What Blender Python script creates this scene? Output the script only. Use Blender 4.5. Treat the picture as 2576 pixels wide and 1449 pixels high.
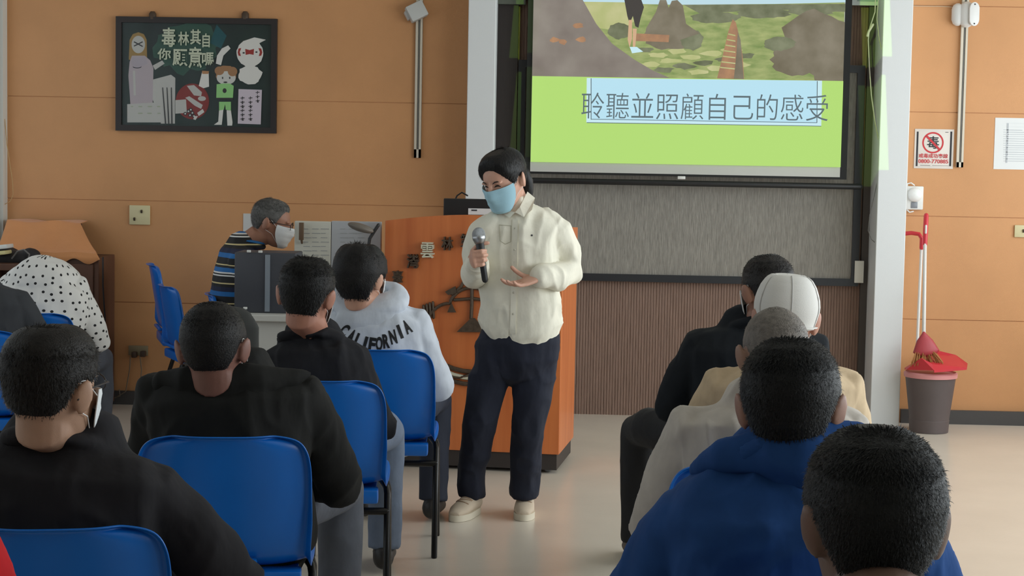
import bpy, bmesh, math, random
import numpy as np
from mathutils import Vector, Matrix, Euler
from mathutils.bvhtree import BVHTree

random.seed(7); RNG = np.random.default_rng(7)
C = bpy.context.scene.collection
SC = bpy.context.scene
for o in list(bpy.data.objects): bpy.data.objects.remove(o)

# ------------------------------------------------------------------ camera
F_PX, CX, CY = 4500.0, 1288.0, 724.5
CAM = Vector((0, 0, 1.5))
YAW, PITCH, ROLL = 0.035, 0.0720, 0.0187
fw = Vector((-math.sin(YAW) * math.cos(PITCH), math.cos(YAW) * math.cos(PITCH), -math.sin(PITCH)))
r0 = Vector((math.cos(YAW), math.sin(YAW), 0)); u0 = r0.cross(fw)
CR = r0 * math.cos(ROLL) + u0 * math.sin(ROLL)
CU = u0 * math.cos(ROLL) - r0 * math.sin(ROLL)
cam = bpy.data.cameras.new('camera'); cam.lens = 36 * F_PX / 2576; cam.sensor_width = 36; cam.clip_end = 100
cam_o = bpy.data.objects.new('camera', cam); C.objects.link(cam_o)
cam_o.matrix_world = Matrix(((CR.x, CU.x, -fw.x, CAM.x), (CR.y, CU.y, -fw.y, CAM.y), (CR.z, CU.z, -fw.z, CAM.z), (0, 0, 0, 1)))
SC.camera = cam_o

def at(px, py, Y):
    """the point of the plane y = Y seen at a pixel of the photograph"""
    d = fw + CR * ((px - CX) / F_PX) - CU * ((py - CY) / F_PX)
    return CAM + d * (Y / d.y)

def ppm(Y): return F_PX / Y

# ------------------------------------------------------------------ light
world = bpy.data.worlds.new('world'); SC.world = world; world.use_nodes = True
bg = world.node_tree.nodes['Background']; bg.inputs[0].default_value = (0.80, 0.90, 1.0, 1); bg.inputs[1].default_value = 0.45

def area(name, loc, rot, sx, sy, power, col):
    l = bpy.data.lights.new(name, 'AREA'); l.shape = 'RECTANGLE'; l.size = sx; l.size_y = sy; l.energy = power; l.color = col
    o = bpy.data.objects.new(name, l); o.location = loc; o.rotation_euler = rot; C.objects.link(o); return o
area('daylight_right', (4.0, 5.9, 1.75), (0, math.radians(90), 0), 1.9, 8.4, 250, (0.90, 0.97, 1.0))
area('daylight_left', (-3.72, 6.2, 1.75), (0, math.radians(-90), 0), 1.9, 7.6, 26, (0.90, 0.97, 1.0))
vs = SC.view_settings
vs.view_transform = 'Standard'; vs.look = 'None'; vs.exposure = 0.0; vs.gamma = 1.0; vs.use_curve_mapping = False
SC.cycles.max_bounces = 8

# ------------------------------------------------------------------ materials
def lin(c):
    return tuple(((v / 255) / 12.92 if v / 255 <= 0.04045 else ((v / 255 + 0.055) / 1.055) ** 2.4) for v in c)
MATS = {}
def mat(name, rgb, rough=0.6, metal=0.0, var=0.0, vscale=20, stretch=(1, 1, 1), bump=0.0, bscale=200, bstretch=(1, 1, 1), spec=0.5, emit=0, rgb2=None, coat=0.0, alpha=1.0, sheen=0.0):
    if name in MATS: return MATS[name]
    m = bpy.data.materials.new(name); m.use_nodes = True; nt = m.node_tree; b = nt.nodes['Principled BSDF']
    c = lin(rgb); b.inputs['Base Color'].default_value = (*c, 1)
    b.inputs['Roughness'].default_value = rough; b.inputs['Metallic'].default_value = metal
    b.inputs['Specular IOR Level'].default_value = spec; b.inputs['Coat Weight'].default_value = coat; b.inputs['Alpha'].default_value = alpha
    b.inputs['Sheen Weight'].default_value = sheen
    tc = nt.nodes.new('ShaderNodeTexCoord')
    if var > 0 or rgb2:
        mp = nt.nodes.new('ShaderNodeMapping'); mp.inputs['Scale'].default_value = stretch
        nt.links.new(tc.outputs['Object'], mp.inputs[0])
        nz = nt.nodes.new('ShaderNodeTexNoise'); nz.inputs['Scale'].default_value = vscale; nz.inputs['Detail'].default_value = 5
        nt.links.new(mp.outputs[0], nz.inputs['Vector'])
        rp = nt.nodes.new('ShaderNodeValToRGB'); rp.color_ramp.elements[0].position = .3; rp.color_ramp.elements[1].position = .7
        c2 = lin(rgb2) if rgb2 else tuple(v * (1 + var) for v in c); c1 = c if rgb2 else tuple(v * (1 - var) for v in c)
        rp.color_ramp.elements[0].color = (*c1, 1); rp.color_ramp.elements[1].color = (*c2, 1)
        nt.links.new(nz.outputs['Fac'], rp.inputs[0]); nt.links.new(rp.outputs[0], b.inputs['Base Color'])
        if emit: nt.links.new(rp.outputs[0], b.inputs['Emission Color'])
    if emit:
        b.inputs['Emission Strength'].default_value = emit
        if not (var > 0 or rgb2): b.inputs['Emission Color'].default_value = (*c, 1)
        else: pass
        if var > 0 or rgb2:
            for l in list(b.inputs['Base Color'].links): nt.links.remove(l)
        b.inputs['Base Color'].default_value = (0.02, 0.02, 0.02, 1); b.inputs['Specular IOR Level'].default_value = 0.1
    if bump > 0:
        mp = nt.nodes.new('ShaderNodeMapping'); mp.inputs['Scale'].default_value = bstretch
        nt.links.new(tc.outputs['Object'], mp.inputs[0])
        nz = nt.nodes.new('ShaderNodeTexNoise'); nz.inputs['Scale'].default_value = bscale; nz.inputs['Detail'].default_value = 3
        nt.links.new(mp.outputs[0], nz.inputs['Vector'])
        bp = nt.nodes.new('ShaderNodeBump'); bp.inputs['Strength'].default_value = bump; bp.inputs['Distance'].default_value = .01
        nt.links.new(nz.outputs['Fac'], bp.inputs['Height']); nt.links.new(bp.outputs[0], b.inputs['Normal'])
    MATS[name] = m; return m

def stripe_mat(name, stops, axis='Z', scale=1.0, rough=.8, rot=(0, 0, 0)):
    """hard stripes across one object axis: stops = [(pos 0..1, rgb)...] repeated every 1/scale metres"""
    m = bpy.data.materials.new(name); m.use_nodes = True; nt = m.node_tree; b = nt.nodes['Principled BSDF']; b.inputs['Roughness'].default_value = rough
    tc = nt.nodes.new('ShaderNodeTexCoord'); mp = nt.nodes.new('ShaderNodeMapping'); mp.inputs['Rotation'].default_value = rot
    nt.links.new(tc.outputs['Object'], mp.inputs[0])
    sx = nt.nodes.new('ShaderNodeSeparateXYZ'); nt.links.new(mp.outputs[0], sx.inputs[0])
    mu = nt.nodes.new('ShaderNodeMath'); mu.operation = 'MULTIPLY'; mu.inputs[1].default_value = scale; nt.links.new(sx.outputs[axis], mu.inputs[0])
    fr = nt.nodes.new('ShaderNodeMath'); fr.operation = 'FRACT'; nt.links.new(mu.outputs[0], fr.inputs[0])
    rp = nt.nodes.new('ShaderNodeValToRGB'); rp.color_ramp.interpolation = 'CONSTANT'
    el = rp.color_ramp.elements
    el[0].position = 0; el[0].color = (*lin(stops[0][1]), 1); el[1].position = stops[1][0]; el[1].color = (*lin(stops[1][1]), 1)
    for p, c in stops[2:]:
        e = el.new(p); e.color = (*lin(c), 1)
    nt.links.new(fr.outputs[0], rp.inputs[0]); nt.links.new(rp.outputs[0], b.inputs['Base Color']); return m

# ------------------------------------------------------------------ mesh helpers
def V(*a): return Vector(a)
class MB:
    def __init__(s): s.v = []; s.f = []; s.m = []; s.mi = 0
    def add(s, vs, fs, mi=None):
        n = len(s.v); s.v += [tuple(p) for p in vs]; s.f += [tuple(i + n for i in f) for f in fs]; s.m += [s.mi if mi is None else mi] * len(fs); return s
    def box(s, c, d, rot=None, mi=None):
        c = Vector(c); h = Vector(d) / 2; vs = []
        for z in (-1, 1):
            for x, y in ((-1, -1), (1, -1), (1, 1), (-1, 1)):
                p = Vector((x * h.x, y * h.y, z * h.z)); vs.append(c + (rot @ p if rot else p))
        return s.add(vs, [(3, 2, 1, 0), (4, 5, 6, 7), (0, 1, 5, 4), (1, 2, 6, 5), (2, 3, 7, 6), (3, 0, 4, 7)], mi)
    def span(s, a, b, mi=None):
        a = Vector(a); b = Vector(b); return s.box((a + b) / 2, [abs(b[i] - a[i]) for i in range(3)], None, mi)
    def tube(s, pts, rad, n=12, side=None, cap=True, mi=None, closed=False, flat=False):
        """loft through pts; rad: number, or list of numbers / (a, b) with a along 'side'"""
        P = [Vector(p) for p in pts]; k = len(P)
        if not isinstance(rad, list): rad = [rad] * k
        R = [(r, r) if not isinstance(r, (list, tuple)) else r for r in rad]
        T = []
        for i in range(k):
            if closed: t = P[(i + 1) % k] - P[i - 1]
            else: t = P[min(i + 1, k - 1)] - P[max(i - 1, 0)]
            T.append(t.normalized())
        ref = Vector(side) if side is not None else (V(0, 0, 1) if abs(T[0].z) < .9 else V(1, 0, 0))
        a = (ref - T[0] * ref.dot(T[0])).normalized()
        rings = []; vs = []
        def ring(c, t, a, r):
            b = t.cross(a); st = len(vs)
            for j in range(n):
                th = 2 * math.pi * j / n; vs.append(c + a * (r[0] * math.cos(th)) + b * (r[1] * math.sin(th)))
            return list(range(st, st + n))
        for i in range(k):
            if side is not None: a = (Vector(side) - T[i] * Vector(side).dot(T[i])).normalized()
            else: a = (a - T[i] * a.dot(T[i])).normalized()
            if cap and not closed and i == 0:
                for q in (.25, .75): 
                    e = math.cos(math.asin(q)) 
                    rings.append(ring(P[0] - T[0] * (min(R[0]) * math.sqrt(1 - q * q) ), T[0], a, (R[0][0] * q, R[0][1] * q)))
            rings.append(ring(P[i], T[i], a, R[i]))
            if cap and not flat and not closed and i == k - 1:
                for q in (.75, .25):
                    rings.append(ring(P[i] + T[i] * (min(R[i]) * math.sqrt(1 - q * q)), T[i], a, (R[i][0] * q, R[i][1] * q)))
        fs = []
        m = len(rings)
        for i in range(m if closed else m - 1):
            A = rings[i]; B = rings[(i + 1) % m]
            for j in range(n): fs.append((A[j], A[(j + 1) % n], B[(j + 1) % n], B[j]))
        if not closed: fs.append(tuple(reversed(rings[0]))); fs.append(tuple(rings[-1]))
        return s.add(vs, fs, mi)
    def ell(s, c, r, rot=None, nu=16, nv=10, mi=None):
        c = Vector(c); vs = [c + (rot @ V(0, 0, -r[2]) if rot else V(0, 0, -r[2]))]; fs = []
        for i in range(1, nv):
            ph = -math.pi / 2 + math.pi * i / nv
            for j in range(nu):
                th = 2 * math.pi * j / nu; p = V(r[0] * math.cos(ph) * math.cos(th), r[1] * math.cos(ph) * math.sin(th), r[2] * math.sin(ph))
                vs.append(c + (rot @ p if rot else p))
        vs.append(c + (rot @ V(0, 0, r[2]) if rot else V(0, 0, r[2]))); L = len(vs) - 1
        for j in range(nu):
            fs.append((0, 1 + (j + 1) % nu, 1 + j)); fs.append((L, L - nu + j, L - nu + (j + 1) % nu))
        for i in range(nv - 2):
            for j in range(nu):
                a = 1 + i * nu + j; b = 1 + i * nu + (j + 1) % nu; fs.append((a, b, b + nu, a + nu))
        return s.add(vs, fs, mi)
    def lathe(s, prof, c=(0, 0, 0), n=24, mi=None, rot=None):
        c = Vector(c); vs = []; fs = []
        for r, z in prof:
            for j in range(n):
                th = 2 * math.pi * j / n; p = V(r * math.cos(th), r * math.sin(th), z); vs.append(c + (rot @ p if rot else p))
        for i in range(len(prof) - 1):
            for j in range(n):
                a = i * n + j; b = i * n + (j + 1) % n; fs.append((a, b, b + n, a + n))
        fs.append(tuple(reversed(range(n)))); k = (len(prof) - 1) * n; fs.append(tuple(range(k, k + n)))
        return s.add(vs, fs, mi)
    def prism(s, poly, o, xd, zd, depth, mi=None):
        """2-D polygon laid in the plane (o, xd, zd), given thickness along xd x zd (towards -y for x, z)"""
        o = Vector(o); xd = Vector(xd); zd = Vector(zd); nd = xd.cross(zd).normalized() * depth; k = len(poly)
        vs = [o + xd * p[0] + zd * p[1] for p in poly] + [o + xd * p[0] + zd * p[1] + nd for p in poly]
        ar = sum(poly[i][0] * poly[(i + 1) % k][1] - poly[(i + 1) % k][0] * poly[i][1] for i in range(k))
        idx = list(range(k)) if ar > 0 else list(range(k))[::-1]
        fs = [tuple(i + k for i in idx), tuple(reversed(idx))]
        for i in range(k):
            a, b = idx[i], idx[(i + 1) % k]; fs.append((a, b, b + k, a + k))
        return s.add(vs, fs, mi)

def wmat(o):
    m = o.matrix_basis.copy()
    while o.parent: o = o.parent; m = o.matrix_basis @ m
    return m
def link(name, me, parent=None):
    o = bpy.data.objects.new(name, me); C.objects.link(o)
    if parent: o.parent = parent
    return o
def mesh(name, mb, mats, parent=None, smooth=True, bevel=0, local=False, angle=40):
    me = bpy.data.meshes.new(name); vs = mb.v
    if parent is not None and not local:
        W = wmat(parent).inverted(); vs = [tuple(W @ Vector(p)) for p in vs]
    me.from_pydata(vs, [], mb.f)
    if not isinstance(mats, (list, tuple)): mats = [mats]
    for m in mats: me.materials.append(m)
    me.polygons.foreach_set('material_index', mb.m)
    if bevel:
        bm = bmesh.new(); bm.from_mesh(me); bmesh.ops.remove_doubles(bm, verts=bm.verts, dist=1e-6)
        es = [e for e in bm.edges if len(e.link_faces) == 2 and e.calc_face_angle() > math.radians(30)]
        bmesh.ops.bevel(bm, geom=es, offset=bevel, segments=2, affect='EDGES', profile=.5, clamp_overlap=True)
        bm.to_mesh(me); bm.free()
    me.update()
    if smooth:
        me.polygons.foreach_set('use_smooth', [True] * len(me.polygons))
        try: me.set_sharp_from_angle(angle=math.radians(angle))
        except Exception: pass
    return link(name, me, parent)
def vnoise(p, seed=0):
    """3-D value noise, vectorised; p (n,3) -> -1..1"""
    i = np.floor(p).astype(np.int64); f = p - i; f = f * f * (3 - 2 * f)
    def h(x, y, z):
        n = (x * 374761393 + y * 668265263 + z * 2147483647 + seed * 1274126177) & 0xffffffff
        n = ((n ^ (n >> 13)) * 1274126177) & 0xffffffff; n = (n ^ (n >> 16)) & 0xffff
        return n / 32767.5 - 1
    r = 0
    for dx in (0, 1):
        for dy in (0, 1):
            for dz in (0, 1):
                w = (f[:, 0] if dx else 1 - f[:, 0]) * (f[:, 1] if dy else 1 - f[:, 1]) * (f[:, 2] if dz else 1 - f[:, 2])
                r = r + w * h(i[:, 0] + dx, i[:, 1] + dy, i[:, 2] + dz)
    return r
def folds(amp, scale=(9, 9, 5), seed=0, fine=.3):
    def fn(p, n):
        q = p + .03 * np.stack([vnoise(p * 7, seed + k) for k in range(3)], 1)
        a = 1 - 2 * np.abs(vnoise(q * np.array(scale), seed + 5)); b = 1 - 2 * np.abs(vnoise(q * np.array(scale) * 2.1 + 7, seed + 9))
        return amp * (a * .7 + b * fine)
    return fn
def blob(name, mb, m, parent, voxel=.008, it=6, disp=None, local=False, keep=None, paint=None):
    """melt overlapping closed shapes into one continuous skin"""
    me = bpy.data.meshes.new(name); vs = mb.v
    if parent is not None and not local:
        W = wmat(parent).inverted(); vs = [tuple(W @ Vector(p)) for p in vs]
    me.from_pydata(vs, [], mb.f); me.update()
    t = link('tmp', me)
    r = t.modifiers.new('r', 'REMESH'); r.mode = 'VOXEL'; r.voxel_size = voxel
    if it: sm = t.modifiers.new('s', 'SMOOTH'); sm.factor = .5; sm.iterations = it
    bpy.context.view_layer.update(); dg = bpy.context.evaluated_depsgraph_get()
    out = bpy.data.meshes.new_from_object(t.evaluated_get(dg)); bpy.data.objects.remove(t); bpy.data.meshes.remove(me)
    k = len(out.vertices); co = np.empty(k * 3, np.float32)
    if disp:
        out.vertices.foreach_get('co', co); no = np.empty(k * 3, np.float32); out.vertices.foreach_get('normal', no)
        co = co.reshape(-1, 3).astype(float); no = no.reshape(-1, 3)
        co += no * disp(co, no)[:, None]; out.vertices.foreach_set('co', co.astype(np.float32).ravel())
    out.materials.clear()
    for q in (m if isinstance(m, (list, tuple)) else [m]): out.materials.append(q)
    if paint:
        cc = np.empty(len(out.polygons) * 3, np.float32); out.polygons.foreach_get('center', cc)
        out.polygons.foreach_set('material_index', paint(cc.reshape(-1, 3)).astype(np.int32))
    out.update(); out.polygons.foreach_set('use_smooth', [True] * len(out.polygons))
    out.name = name
    return link(name, out, parent)
def thing(name, label, cat, loc=(0, 0, 0), rz=0, group=None):
    o = bpy.data.objects.new(name, None); C.objects.link(o); o.location = loc; o.rotation_euler = (0, 0, rz); o.empty_display_size = .1
    o['label'] = label; o['category'] = cat
    if group: o['group'] = group
    return o
def tag(o, label, cat, group=None):
    o['label'] = label; o['category'] = cat
    if group: o['group'] = group
    return o
def struct(o): o['kind'] = 'structure'; return o
def text2d(body, size, depth=0.0, font_off=0.0, align='LEFT'):
    cu = bpy.data.curves.new('t', 'FONT'); cu.body = body; cu.size = size; cu.extrude = depth; cu.offset = font_off; cu.align_x = align
    cu.resolution_u = 4
    o = bpy.data.objects.new('t', cu); C.objects.link(o); bpy.context.view_layer.update()
    me = bpy.data.meshes.new_from_object(o.evaluated_get(bpy.context.evaluated_depsgraph_get()))
    vs = [v.co.copy() for v in me.vertices]; fs = [tuple(p.vertices) for p in me.polygons]
    bpy.data.objects.remove(o); bpy.data.curves.remove(cu); bpy.data.meshes.remove(me)
    return vs, fs
def put_text(mb, body, o, xd, zd, width=None, height=None, size=1, depth=0.001, off=0.0, mi=None):
    """lettering fitted into width x height with its lower-left corner at o"""
    vs, fs = text2d(body, size, depth, off)
    x0 = min(v.x for v in vs); x1 = max(v.x for v in vs); y0 = min(v.y for v in vs); y1 = max(v.y for v in vs)
    sx = width / (x1 - x0) if width else 1; sy = height / (y1 - y0) if height else sx
    if not width: sx = sy
    o = Vector(o); xd = Vector(xd).normalized(); zd = Vector(zd).normalized(); nd = xd.cross(zd)
    return mb.add([o + xd * ((v.x - x0) * sx) + zd * ((v.y - y0) * sy) + nd * v.z for v in vs], fs, mi)
X1, Z1 = V(1, 0, 0), V(0, 0, 1)

# shared materials
M_white = mat('white_plastic', (225, 226, 222), .45)
M_cream = mat('cream_plastic', (214, 203, 160), .5)
M_black = mat('black_plastic', (26, 27, 29), .45)
M_steel = mat('brushed_steel', (170, 172, 174), .35, 1)
M_paper = mat('paper_white', (226, 228, 228), .8)
M_ink = mat('printed_ink', (60, 62, 66), .8)

# ------------------------------------------------------------------ room
WY = 10.5           # front wall
XL, XR, ZC = -3.37, 3.7, 3.1
def wall_material():
    m = mat('orange_panel_wall', (206, 150, 100), .55, var=.05, vscale=3, bump=.12, bscale=320, stretch=(1, 1, 1))
    return m
M_wall = wall_material()
M_pillar = mat('pale_grey_paint', (222, 225, 226), .55, bump=.05, bscale=300)
M_plaster = mat('white_plaster', (214, 212, 204), .8)
M_skirt = mat('dark_skirting', (74, 72, 72), .5)
M_floor = mat('beige_vinyl_floor', (222, 211, 196), .24, var=.04, vscale=2.5, spec=.55, bump=.02, bscale=60)
fl = MB(); fl.span((XL - .2, -2.2, -.1), (XR + .2, WY + .5, 0)); struct(mesh('floor', fl, M_floor, smooth=False))
ce = MB(); ce.span((XL - .2, -2.2, ZC), (XR + .2, WY + .5, ZC + .1)); struct(mesh('ceiling', ce, M_plaster, smooth=False))
pL0, pL1 = at(1174, 300, WY).x, at(1244, 300, WY).x
pR0, pR1 = at(2216, 300, WY).x, at(2290, 300, WY).x
# panel grooves at the heights the photo shows
gz = [at(2440, y, WY).z for y in (16, 284, 546, 806)]
def panelled(name, x0, x1):
    mb = MB(); zs = [ZC] + gz + [0]
    for i in range(len(zs) - 1):
        a, b = zs[i + 1], zs[i]
        mb.span((x0, WY, a + (.0025 if i < len(zs) - 2 else 0)), (x1, WY + .12, b - (.0025 if i else 0)))
    mb.span((x0, WY + .006, 0), (x1, WY + .11, ZC))
    return struct(mesh(name, mb, M_wall, smooth=False))
panelled('wall_front', XL - .2, pL0 + .02)
panelled('wall_front_right', pR1 - .02, XR + .2)
# left wall, with the long window that begins right at the corner
mb = MB(); mb.span((XL - .2, -2.2, 0), (XL, WY + .1, .85)); mb.span((XL - .2, -2.2, 2.65), (XL, WY + .1, ZC)); mb.span((XL - .2, -2.2, .85), (XL, 2.0, 2.65)); mb.span((XL - .2, 10.42, .85), (XL, WY + .1, 2.65))
struct(mesh('wall_left', mb, M_plaster, smooth=False))
mb = MB(); mb.span((XR, -2.2, 0), (XR + .2, WY + .1, .8)); mb.span((XR, -2.2, 2.7), (XR + .2, WY + .1, ZC)); mb.span((XR, -2.2, .8), (XR + .2, 1.6, 2.7)); mb.span((XR, 10.1, .8), (XR + .2, WY + .1, 2.7))
struct(mesh('wall_right', mb, M_plaster, smooth=False))
mb = MB(); mb.span((XL - .2, -2.3, 0), (XR + .2, -2.2, ZC)); struct(mesh('wall_back', mb, M_plaster, smooth=False))
M_alu = mat('aluminium_window_frame', (205, 208, 205), .4, .3)
def window(name, x, ya, yb, za, zb, n):
    mb = MB(); w = .05
    mb.span((x - .03, ya, za), (x + .03, yb, za + w)); mb.span((x - .03, ya, zb - w), (x + .03, yb, zb))
    for i in range(n + 1):
        y = ya + (yb - ya) * i / n; y = min(max(y, ya + w / 2), yb - w / 2); mb.span((x - .03, y - w / 2, za), (x + .03, y + w / 2, zb))
    return struct(mesh(name, mb, M_alu, smooth=False))
window('window_1', XL - .06, 2.0, 10.42, .85, 2.65, 7); window('window_2', XR + .08, 1.6, 10.1, .8, 2.7, 7)
# white window trim strip standing in the left corner
mb = MB(); a = at(7.5, 20, WY - .03); mb.span((a.x - .009, WY - .045, at(7, 567, WY - .03).z), (a.x + .009, WY - .015, ZC)); struct(mesh('trim_1', mb, mat('white_gloss', (240, 240, 236), .3)))
# skirting boards
zs = at(2480, 1033, WY).z
mb = MB(); mb.span((XL, WY - .025, 0), (pL0, WY, zs)); struct(mesh('baseboard_left', mb, M_skirt, smooth=False))
mb = MB(); mb.span((pR1, WY - .03, 0), (XR, WY, zs)); struct(mesh('baseboard_right', mb, M_skirt, smooth=False))
# the two pillars and the alcove between them
PY = WY - .25
for k, (a, b) in enumerate(((at(1174, 300, PY).x, at(1243, 300, PY).x), (at(2214, 300, PY).x, at(2288, 300, PY).x))):
    mb = MB(); mb.span((a, PY, 0), (b, WY + .2, ZC)); struct(mesh('trim_%d' % (k + 2), mb, M_pillar, smooth=False, bevel=.004))
AY = WY + .03
M_rib = mat('brown_ribbed_panel', (138, 111, 97), .6, var=.12, vscale=8, stretch=(14, 1, 1), bump=.5, bscale=6, bstretch=(60, 1, 1.2))
mb = MB(); x = pL1
while x < pR0:
    mb.span((x, AY, 0), (min(x + .0135, pR0), AY + .08, ZC)); x += .0165
mb.span((pL0, AY + .004, 0), (pR1, AY + .09, ZC)); struct(mesh('wall_alcove', mb, M_rib, smooth=False))
# dark uprights beside the pillars
M_darkwood = mat('dark_brown_wood', (50, 43, 41), .5, var=.1, vscale=8, stretch=(10, 1, 1))
mb = MB(); mb.span((pL1 - .01, AY - .035, 0), (at(1300, 300, AY).x, AY + .01, ZC)); struct(mesh('trim_4', mb, M_darkwood, smooth=False))
mb = MB(); mb.span((at(2160, 850, AY - .03).x, AY - .03, 0), (pR0 + .01, AY + .01, ZC)); struct(mesh('trim_5', mb, mat('grey_brown_upright', (72, 66, 62), .5), smooth=False))

# ------------------------------------------------------------------ display board, screen, wall fittings
def rect(mb, x0, y0, x1, y1, Y, depth, mi=None, yr=None):
    """upright box whose front face (at Y) spans two photograph corners"""
    a, b = at(x0, y0, Y), at(x1, y1, Y)
    if yr is not None: a.x, b.x = at(x0, yr, Y).x, at(x1, yr, Y).x
    mb.span((a.x, Y, b.z), (b.x, Y + depth, a.z), mi)
BY = AY - .05
M_frame = mat('black_board_frame', (36, 39, 44), .4)
M_grey_rib = mat('grey_ribbed_board', (144, 140, 132), .7, var=.22, vscale=30, stretch=(6, 1, .6), bump=.5, bscale=10, bstretch=(40, 1, 1))
bd = thing('display_board', 'grey ribbed display board in a black frame, half behind the pulled-down screen', 'board', (at(1725, 715, BY).x, BY + .03, at(1725, 715, BY).z))
bx0, bx1, bz0, bz1 = at(1296, 600, BY).x, at(2163, 600, BY).x, at(1800, 713, BY).z, at(1296, 150, BY).z
fr = .043
mb = MB(); mb.span((bx0, BY, bz0), (bx1, BY + .05, bz0 + fr)); mb.span((bx0, BY, bz1 - fr), (bx1, BY + .05, bz1)); mb.span((bx0, BY, bz0 + fr), (bx0 + fr, BY + .05, bz1 - fr)); mb.span((bx1 - fr, BY, bz0 + fr), (bx1, BY + .05, bz1 - fr))
mesh('frame', mb, M_frame, bd, smooth=False)
mb = MB(); mb.span((bx0 + .01, BY + .014, bz0 + .01), (bx1 - .01, BY + .045, bz1 - .01)); mesh('panel', mb, M_grey_rib, bd, smooth=False)
lb = MB(); rect(lb, 2151, 656, 2172, 712, BY - .012, .012)
tag(mesh('label_holder', lb, mat('matt_white_card', (222, 221, 212), .6), bevel=.002), 'small blank white label box fixed to the right edge of the board frame', 'label')
# second board higher up, only its lower edge in view
ub = MB(); rect(ub, 1249, -60, 1322, 11, BY - .02, .05)
tag(mesh('notice_strip', ub, mat('grey_green_card', (92, 98, 88), .6)), 'grey green strip of board at the top left of the alcove', 'board')
ub = MB(); rect(ub, 2140, -70, 2222, 14, BY - .02, .03); us = MB()
for i in range(5): rect(us, 2157, -58 + i * 14, 2216, -52 + i * 14, BY - .024, .004)
vent = thing('wall_vent', 'white louvred panel at the top right of the alcove above the hanging cables', 'vent', tuple(at(2180, 14, BY)))
mesh('panel', ub, mat('vent_white', (205, 212, 214), .5), vent, smooth=False); mesh('louvre', us, mat('vent_blue_grey', (150, 165, 172), .5), vent, smooth=False)

SY = AY - .16
scr = thing('projection_screen', 'pull-down projection screen showing a green slide with Chinese title', 'screen', tuple(at(1730, 452, SY)))
mb = MB(); rect(mb, 1324, -700, 2136, 452, SY, .003, yr=250); mesh('border', mb, mat('screen_black_border', (18, 20, 20), .7), scr, smooth=False)
mb = MB(); rect(mb, 1337, -690, 2119, 446, SY - .002, .002, yr=250); mesh('fabric', mb, mat('screen_grey_white', (196, 197, 192), .8), scr, smooth=False)
a, b = at(1322, 448, SY), at(2164, 452, SY); 
mb = MB(); mb.tube([(a.x, SY, a.z - .013), (b.x, SY, a.z - .013)], .0165, 16); mesh('bottom_bar', mb, M_black, scr)
mb = MB(); rect(mb, 1705, 443, 1724, 451, SY - .028, .012); mesh('pull_tab', mb, M_white, scr, bevel=.002)
# the slide: flat luminous shapes laid in the plane of the fabric
EM = lambda n, rgb, var=0, vs=14, st=(1, 1, 1), rgb2=None: mat('slide_' + n, rgb, 1, var=var, vscale=vs, stretch=st, emit=.93, rgb2=rgb2)
sl_m = [EM('green', (184, 226, 120)), EM('field', (124, 146, 84), rgb2=(176, 184, 122), vs=9, st=(1, 1, 3)), EM('slope', (128, 118, 110), rgb2=(150, 142, 132), vs=5),
        EM('trees', (98, 104, 76), rgb2=(136, 140, 112), vs=11), EM('panel', (190, 232, 248)), EM('panel_edge', (206, 240, 248)), EM('ink', (96, 112, 118)),
        EM('brick', (188, 142, 104), rgb2=(152, 118, 94), vs=16), EM('sky', (196, 226, 236)), EM('pale', (204, 202, 150), rgb2=(178, 186, 120), vs=7), EM('dark', (70, 66, 62)), EM('skin', (214, 176, 140)), EM('shrub', (112, 104, 84), rgb2=(142, 134, 116), vs=7)]
GRN, FLD, SLP, TRE, PAN, PED, INK, BRK, SKY, PAL, DRK, SKN, SHR = range(13)
mb = MB(); lay = [SY - .0025]
xs = at(1338, 250, SY).x, at(2119, 250, SY).x
def sp(pts, mi):
    lay[0] -= .00025; Y = lay[0]; P = [at(x, y, Y) for x, y in pts]
    P = [V(min(max(p.x, xs[0]), xs[1]), Y, p.z) for p in P]
    ar = sum(P[i].x * P[(i + 1) % len(P)].z - P[(i + 1) % len(P)].x * P[i].z for i in range(len(P)))
    mb.add(P if ar > 0 else P[::-1], [tuple(range(len(P)))], mi)
def blobpoly(cx, cy, rx, ry, n=18, seed=0, rough=.18):
    r = random.Random(seed); return [(cx + rx * math.cos(t) * (1 + r.uniform(-rough, rough)), cy + ry * math.sin(t) * (1 + r.uniform(-rough, rough))) for t in [2 * math.pi * i / n for i in range(n)]]
T = -260
sp([(1330, T), (2130, T), (2130, 208), (1330, 192)], FLD)
sp([(1330, T), (2130, T), (2130, 6), (1950, 10), (1700, 12), (1330, 4)], SKY)
sp([(1440, 4), (1580, 6), (1580, 30), (1600, 50), (1560, 78), (1500, 70), (1440, 20)], PAL)
sp([(1720, 12), (2130, 10), (2130, 30), (1950, 24), (1760, 34)], TRE)
for k, (cx, cy, rx, ry, mi) in enumerate(((1800, 44, 60, 14, TRE), (1920, 34, 70, 12, TRE), (2040, 28, 60, 12, TRE), (1690, 95, 70, 30, SHR), (1560, 78, 30, 20, TRE), (2060, 110, 95, 80, SHR), (2000, 150, 60, 40, SHR), (1960, 110, 40, 18, TRE), (1740, 100, 30, 26, TRE), (2100, 180, 60, 40, SHR))):
    sp(blobpoly(cx, cy, rx, ry, 26, k, .12), mi)
for k in range(16): sp(blobpoly(1620 + k * 17, 125 + (k * 37) % 60, 26, 7, 12, 40 + k, .3), PAL if k % 3 else TRE)
sp([(1660, 0), (1676, 0), (1682, 20), (1690, 2), (1704, 0), (1718, 14), (1726, 60), (1760, 84), (1700, 104), (1620, 100), (1626, 70), (1650, 30)], SHR)
sp([(1600, 84), (1684, 88), (1682, 106), (1598, 103)], BRK)
sp([(1330, -120), (1390, -110), (1466, 0), (1500, 60), (1540, 110), (1596, 150), (1640, 176), (1700, 203), (1330, 194)], SLP)
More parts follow.
